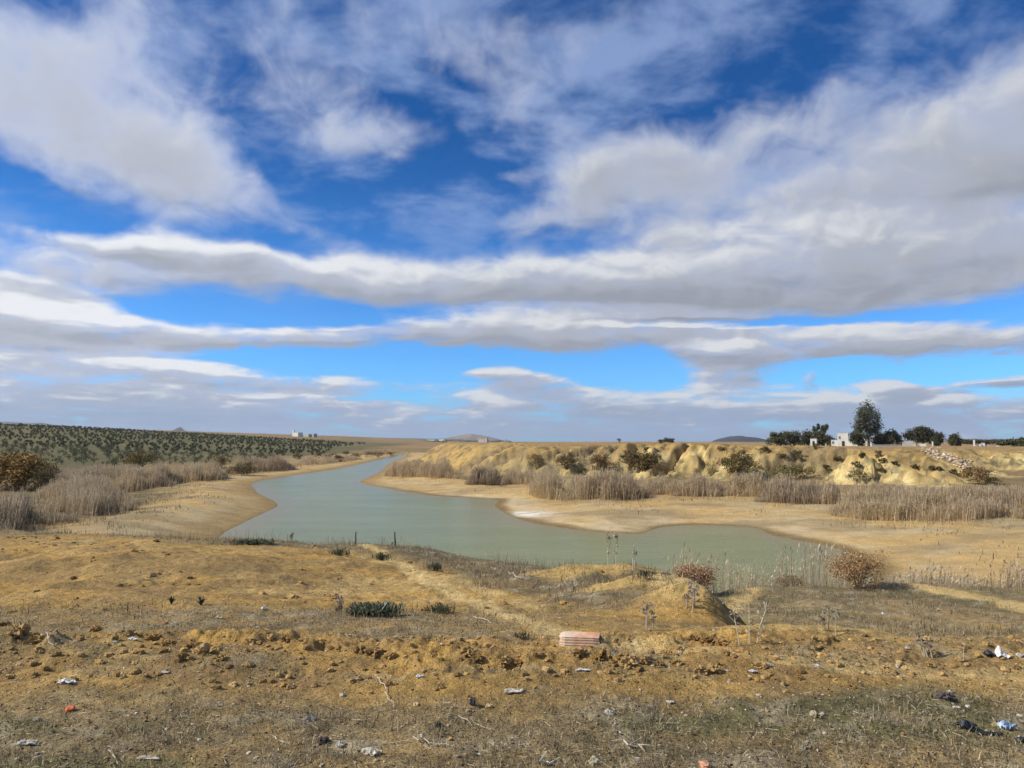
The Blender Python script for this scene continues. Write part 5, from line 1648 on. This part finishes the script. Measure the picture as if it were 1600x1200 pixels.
WH = (0.55, 0.51, 0.43)
st = [('stone', 'whitish stone beside the dark wad in the middle', 930, 1193, .04, (0.55, 0.48, 0.33)), ('stone', 'cream stone between the litter and the bottom twigs', 531, 1166, .034, WH),
      ('stone', 'pale double stone on the brown litter of the terrace side', 1270, 1118, .045, (0.60, 0.50, 0.33)), ('stone', 'small pale stone next to the double stone', 1285, 1117, .025, (0.58, 0.50, 0.36)),
      ('stone', 'rounded pale stone on the grey track', 1402, 1042, .035, (0.58, 0.51, 0.40)), ('stone', 'whitish stone on the grey track before the terrace', 1276, 1042, .030, (0.62, 0.56, 0.46)),
      ('stone', 'pale stone at the end of the track near the clods', 1202, 1040, .028, (0.62, 0.56, 0.46)), ('stone', 'flat cream stone lying near the red shard', 58, 1127, .035, (0.50, 0.44, 0.31)),
      ('stone', 'cream stone pair on the litter above the long twig', 650, 1102, .028, (0.56, 0.47, 0.30)), ('stone', 'pale stone on the dead grass among straw', 535, 1087, .03, (0.53, 0.47, 0.36)),
      ('stone', 'round grey white stone on the litter', 482, 1127, .045, (0.50, 0.45, 0.36)), ('stone', 'yellowish stone beside the dark wad', 763, 1105, .035, (0.55, 0.43, 0.22)),
      ('stone', 'grey white stone on the pale gravelly patch', 952, 1115, .034, (0.56, 0.53, 0.46)), ('stone', 'small white stone on the ochre clods by the pit', 1140, 1066, .018, WH),
      ('stone', 'ochre stone beside the black bag', 1556, 1134, .028, (0.55, 0.40, 0.20)), ('stone', 'pale stone behind the white sheet', 1594, 1025, .035, WH),
      ('stone', 'greyish stone low in the corner of the litter', 1255, 1170, .03, (0.45, 0.42, 0.34)), ('stone', 'pale stone on the graded strip near the block', 943, 1013, .018, (0.66, 0.60, 0.50))]
for k, (nm, lab, px, py, s_, c_) in enumerate(st):
    lump_thing(nm, lab, 'stone', px, py, s_ * .8, tuple(v * .85 for v in c_), None, 300 + k, B4, .36, m_clod, .6, .62, 1.9)

m_poly = plain('white_plastic', (0.66, 0.65, 0.62), .55, .28, 16, .3, 60, .5)
m_blackp = plain('black_plastic', (0.022, 0.022, 0.026), .38, .3, 12, .5, 50, .5)
m_bluep = plain('blue_plastic', (0.16, 0.27, 0.42), .35, .35, 14, .4, 50, .5, rgb2=(0.42, 0.50, 0.58))
m_rag = plain('pale_rag', (0.48, 0.43, 0.34), .9, .32, 18, .3, 60)


def sheet(name, label, cat, px, py, w, d_, mat, seed, amp=.03, peak=0.0, rz=0.0, ragged=.2):
    """a crumpled scrap: a folded sheet with thickness and torn edges"""
    r = np.random.default_rng(950 + seed)
    p = hit(px, py, 2.5, 40)
    w, d_, amp, peak = w * .72, d_ * .66, amp * 1.1, peak * .85
    n = 18
    u, v = np.meshgrid(np.linspace(-1, 1, n), np.linspace(-1, 1, n))
    tear = 1 + ragged * (fbm(np.arctan2(v, u) * 1.7 + seed, u * 0, 3, seed) - .5) * 2
    rr = np.maximum(np.abs(u), np.abs(v))
    k = 1 - (1 - tear) * rr
    x, y = u * w * .5 * k, v * d_ * .5 * k
    f = np.abs(2 * fbm(u * 1.6 + seed * 3.1, v * 1.6, 3, seed + 60) - 1)
    z = (.55 - f) * amp * 2 + peak * np.exp(-((u + .3) / .55) ** 2 - (v / .6) ** 2) + amp * .3
    z = np.maximum(z, -.004)
    T = .003
    top = np.stack([x.ravel(), y.ravel(), z.ravel() + T], 1)
    bot = np.stack([x.ravel(), y.ravel(), z.ravel() - T], 1)
    i = np.arange(n * n).reshape(n, n)
    F = np.stack([i[:-1, :-1], i[:-1, 1:], i[1:, 1:], i[1:, :-1]], -1).reshape(-1, 4)
    N = n * n
    F = np.vstack([F, F[:, ::-1] + N])
    ring = np.concatenate([i[0, :-1], i[:-1, -1], i[-1, :0:-1], i[:0:-1, 0]])
    nx = np.roll(ring, -1)
    F = np.vstack([F, np.stack([ring, ring + N, nx + N, nx], 1)])
    o = mesh_np(name, np.vstack([top, bot]), F, mat, None, True)
    o.location = (p.x, p.y, p.z - .002)
    o.rotation_euler = (0, 0, rz)
    return tag(o, label, cat)


sheet('plastic_sheet', 'bright white crumpled sheet standing up on the terrace edge', 'litter', 1565, 1028, .13, .14, m_poly, 1, .02, .085, -.2)
sheet('plastic_bag', 'black plastic bag lying against the bright white sheet', 'litter', 1546, 1026, .11, .10, m_blackp, 2, .02, .03)
sheet('plastic_bag', 'shiny black plastic bag crumpled on the ochre ground', 'litter', 1510, 1140, .13, .11, m_blackp, 3, .025, .04, .5)
sheet('plastic_strip', 'flat black plastic strip trailing from the black bag', 'litter', 1545, 1148, .17, .05, m_blackp, 4, .008, 0, -.15, .5)
sheet('plastic_bag', 'bluish clear plastic bag beside the black strip', 'litter', 1573, 1140, .12, .09, m_bluep, 5, .025, .03, .3)
sheet('plastic_bag', 'black plastic scrap at the very side of the ground', 'litter', 1597, 1160, .09, .07, m_blackp, 6, .015, .02)
sheet('rag', 'dirty white rag on the litter beside the dark wad', 'litter', 803, 1082, .17, .09, m_rag, 7, .012, .015, .1, .5)
sheet('wrapper', 'small white wrapper on the litter above the dark wad', 'litter', 656, 1058, .07, .04, m_poly, 8, .008, .01, .3)
sheet('wrapper', 'white folded wrapper standing on the grey strip', 'litter', 413, 953, .10, .06, m_poly, 9, .015, .03, .6)
sheet('wrapper', 'small cream wrapper lying on the grey strip', 'litter', 343, 966, .09, .06, m_rag, 10, .010, .02)
sheet('rag', 'white torn rag on the dead grass above the red shard', 'litter', 104, 1068, .14, .07, m_poly, 11, .015, .02, .1, .5)
sheet('rag', 'white scrap of cloth near the bottom edge by green weeds', 'litter', 232, 1186, .14, .05, m_rag, 12, .008, .012, 0, .6)
sheet('rag', 'grey white shredded rag in the bottom corner', 'litter', 42, 1164, .13, .06, m_rag, 13, .012, .015, .25, .7)
sheet('rag', 'white shredded scrap beside the cream stone', 'litter', 580, 1178, .11, .06, m_rag, 14, .015, .015, -.4, .7)
sheet('wrapper', 'white curled strip on the clods below the terracotta block', 'litter', 911, 1048, .13, .04, m_poly, 15, .008, .008, .1, .6)
sheet('wrapper', 'small pale card lying on the gravelly patch', 'litter', 1047, 1097, .055, .065, m_rag, 16, .004, .006, .5, .05)
sheet('wrapper', 'white scrap in the dark pit of the clods', 'litter', 1178, 1051, .08, .04, m_poly, 17, .010, .01, .1, .5)
sheet('wrapper', 'white flake on the clods between the wads', 'litter', 208, 1000, .09, .04, m_poly, 18, .010, .01, .2, .4)
sheet('wrapper', 'little cream flake beside the white flake', 'litter', 180, 1004, .05, .035, m_rag, 19, .008, .01)
sheet('wrapper', 'white tin sized scrap far out on the terrace', 'litter', 1380, 960, .09, .07, m_poly, 20, .015, .04)
sheet('wrapper', 'pale scrap far out on the terrace beyond the tin sized one', 'litter', 1468, 954, .10, .07, m_rag, 21, .015, .03)
sheet('wrapper', 'cream flake on the terrace grass', 'litter', 1418, 1015, .06, .04, m_rag, 22, .01, .015)
sheet('wrapper', 'white flake on the ground near the bottom gravel', 'litter', 258, 1052, .08, .04, m_rag, 23, .008, .01)
sheet('wrapper', 'pale flake beside the dark tuft of the terrace ground', 'litter', 1494, 1107, .06, .035, m_rag, 24, .008, .01)
# dark wads
lump_thing('dark_wad', 'burnt dark wad standing on the litter beside the yellowish stone', 'litter', 738, 1102, .030, (0.055, 0.045, 0.05), None, 400, B7, .35, None, .15, 1.0, 2.4)
lump_thing('dark_wad', 'small dark wad below the burnt one', 'litter', 685, 1135, .020, (0.05, 0.042, 0.035), None, 401, B7, .35, None, .2, .8, 2.4)
lump_thing('dark_wad', 'ashy dark tuft of litter on the ochre ground', 'litter', 1478, 1093, .045, (0.12, 0.095, 0.085), None, 402, B7, .45, None, .2, .6, 3.0)
lump_thing('dark_wad', 'dark root lump at the head of the cream stone', 'litter', 505, 1160, .036, (0.07, 0.055, 0.045), None, 403, B7, .4, None, .3, .5, 2.6)

# ------------------------------------------------------------------ the air
hz, g, b = new_mat('air')
g.t.nodes.remove(b)
pv = g.n('ShaderNodeVolumePrincipled')
pv.inputs['Color'].default_value = (0.78, 0.87, 1.0, 1)
pv.inputs['Density'].default_value = 3.8e-5
pv.inputs['Anisotropy'].default_value = 0.1
g.set(g.t.nodes['Material Output'].inputs['Volume'], pv.outputs[0])
mb = MB(); box(mb, -11500, 11500, -11500, 11500, -9, 195, (1, 1, 1))
haze = mb.build('haze', hz)
haze['kind'] = 'stuff'
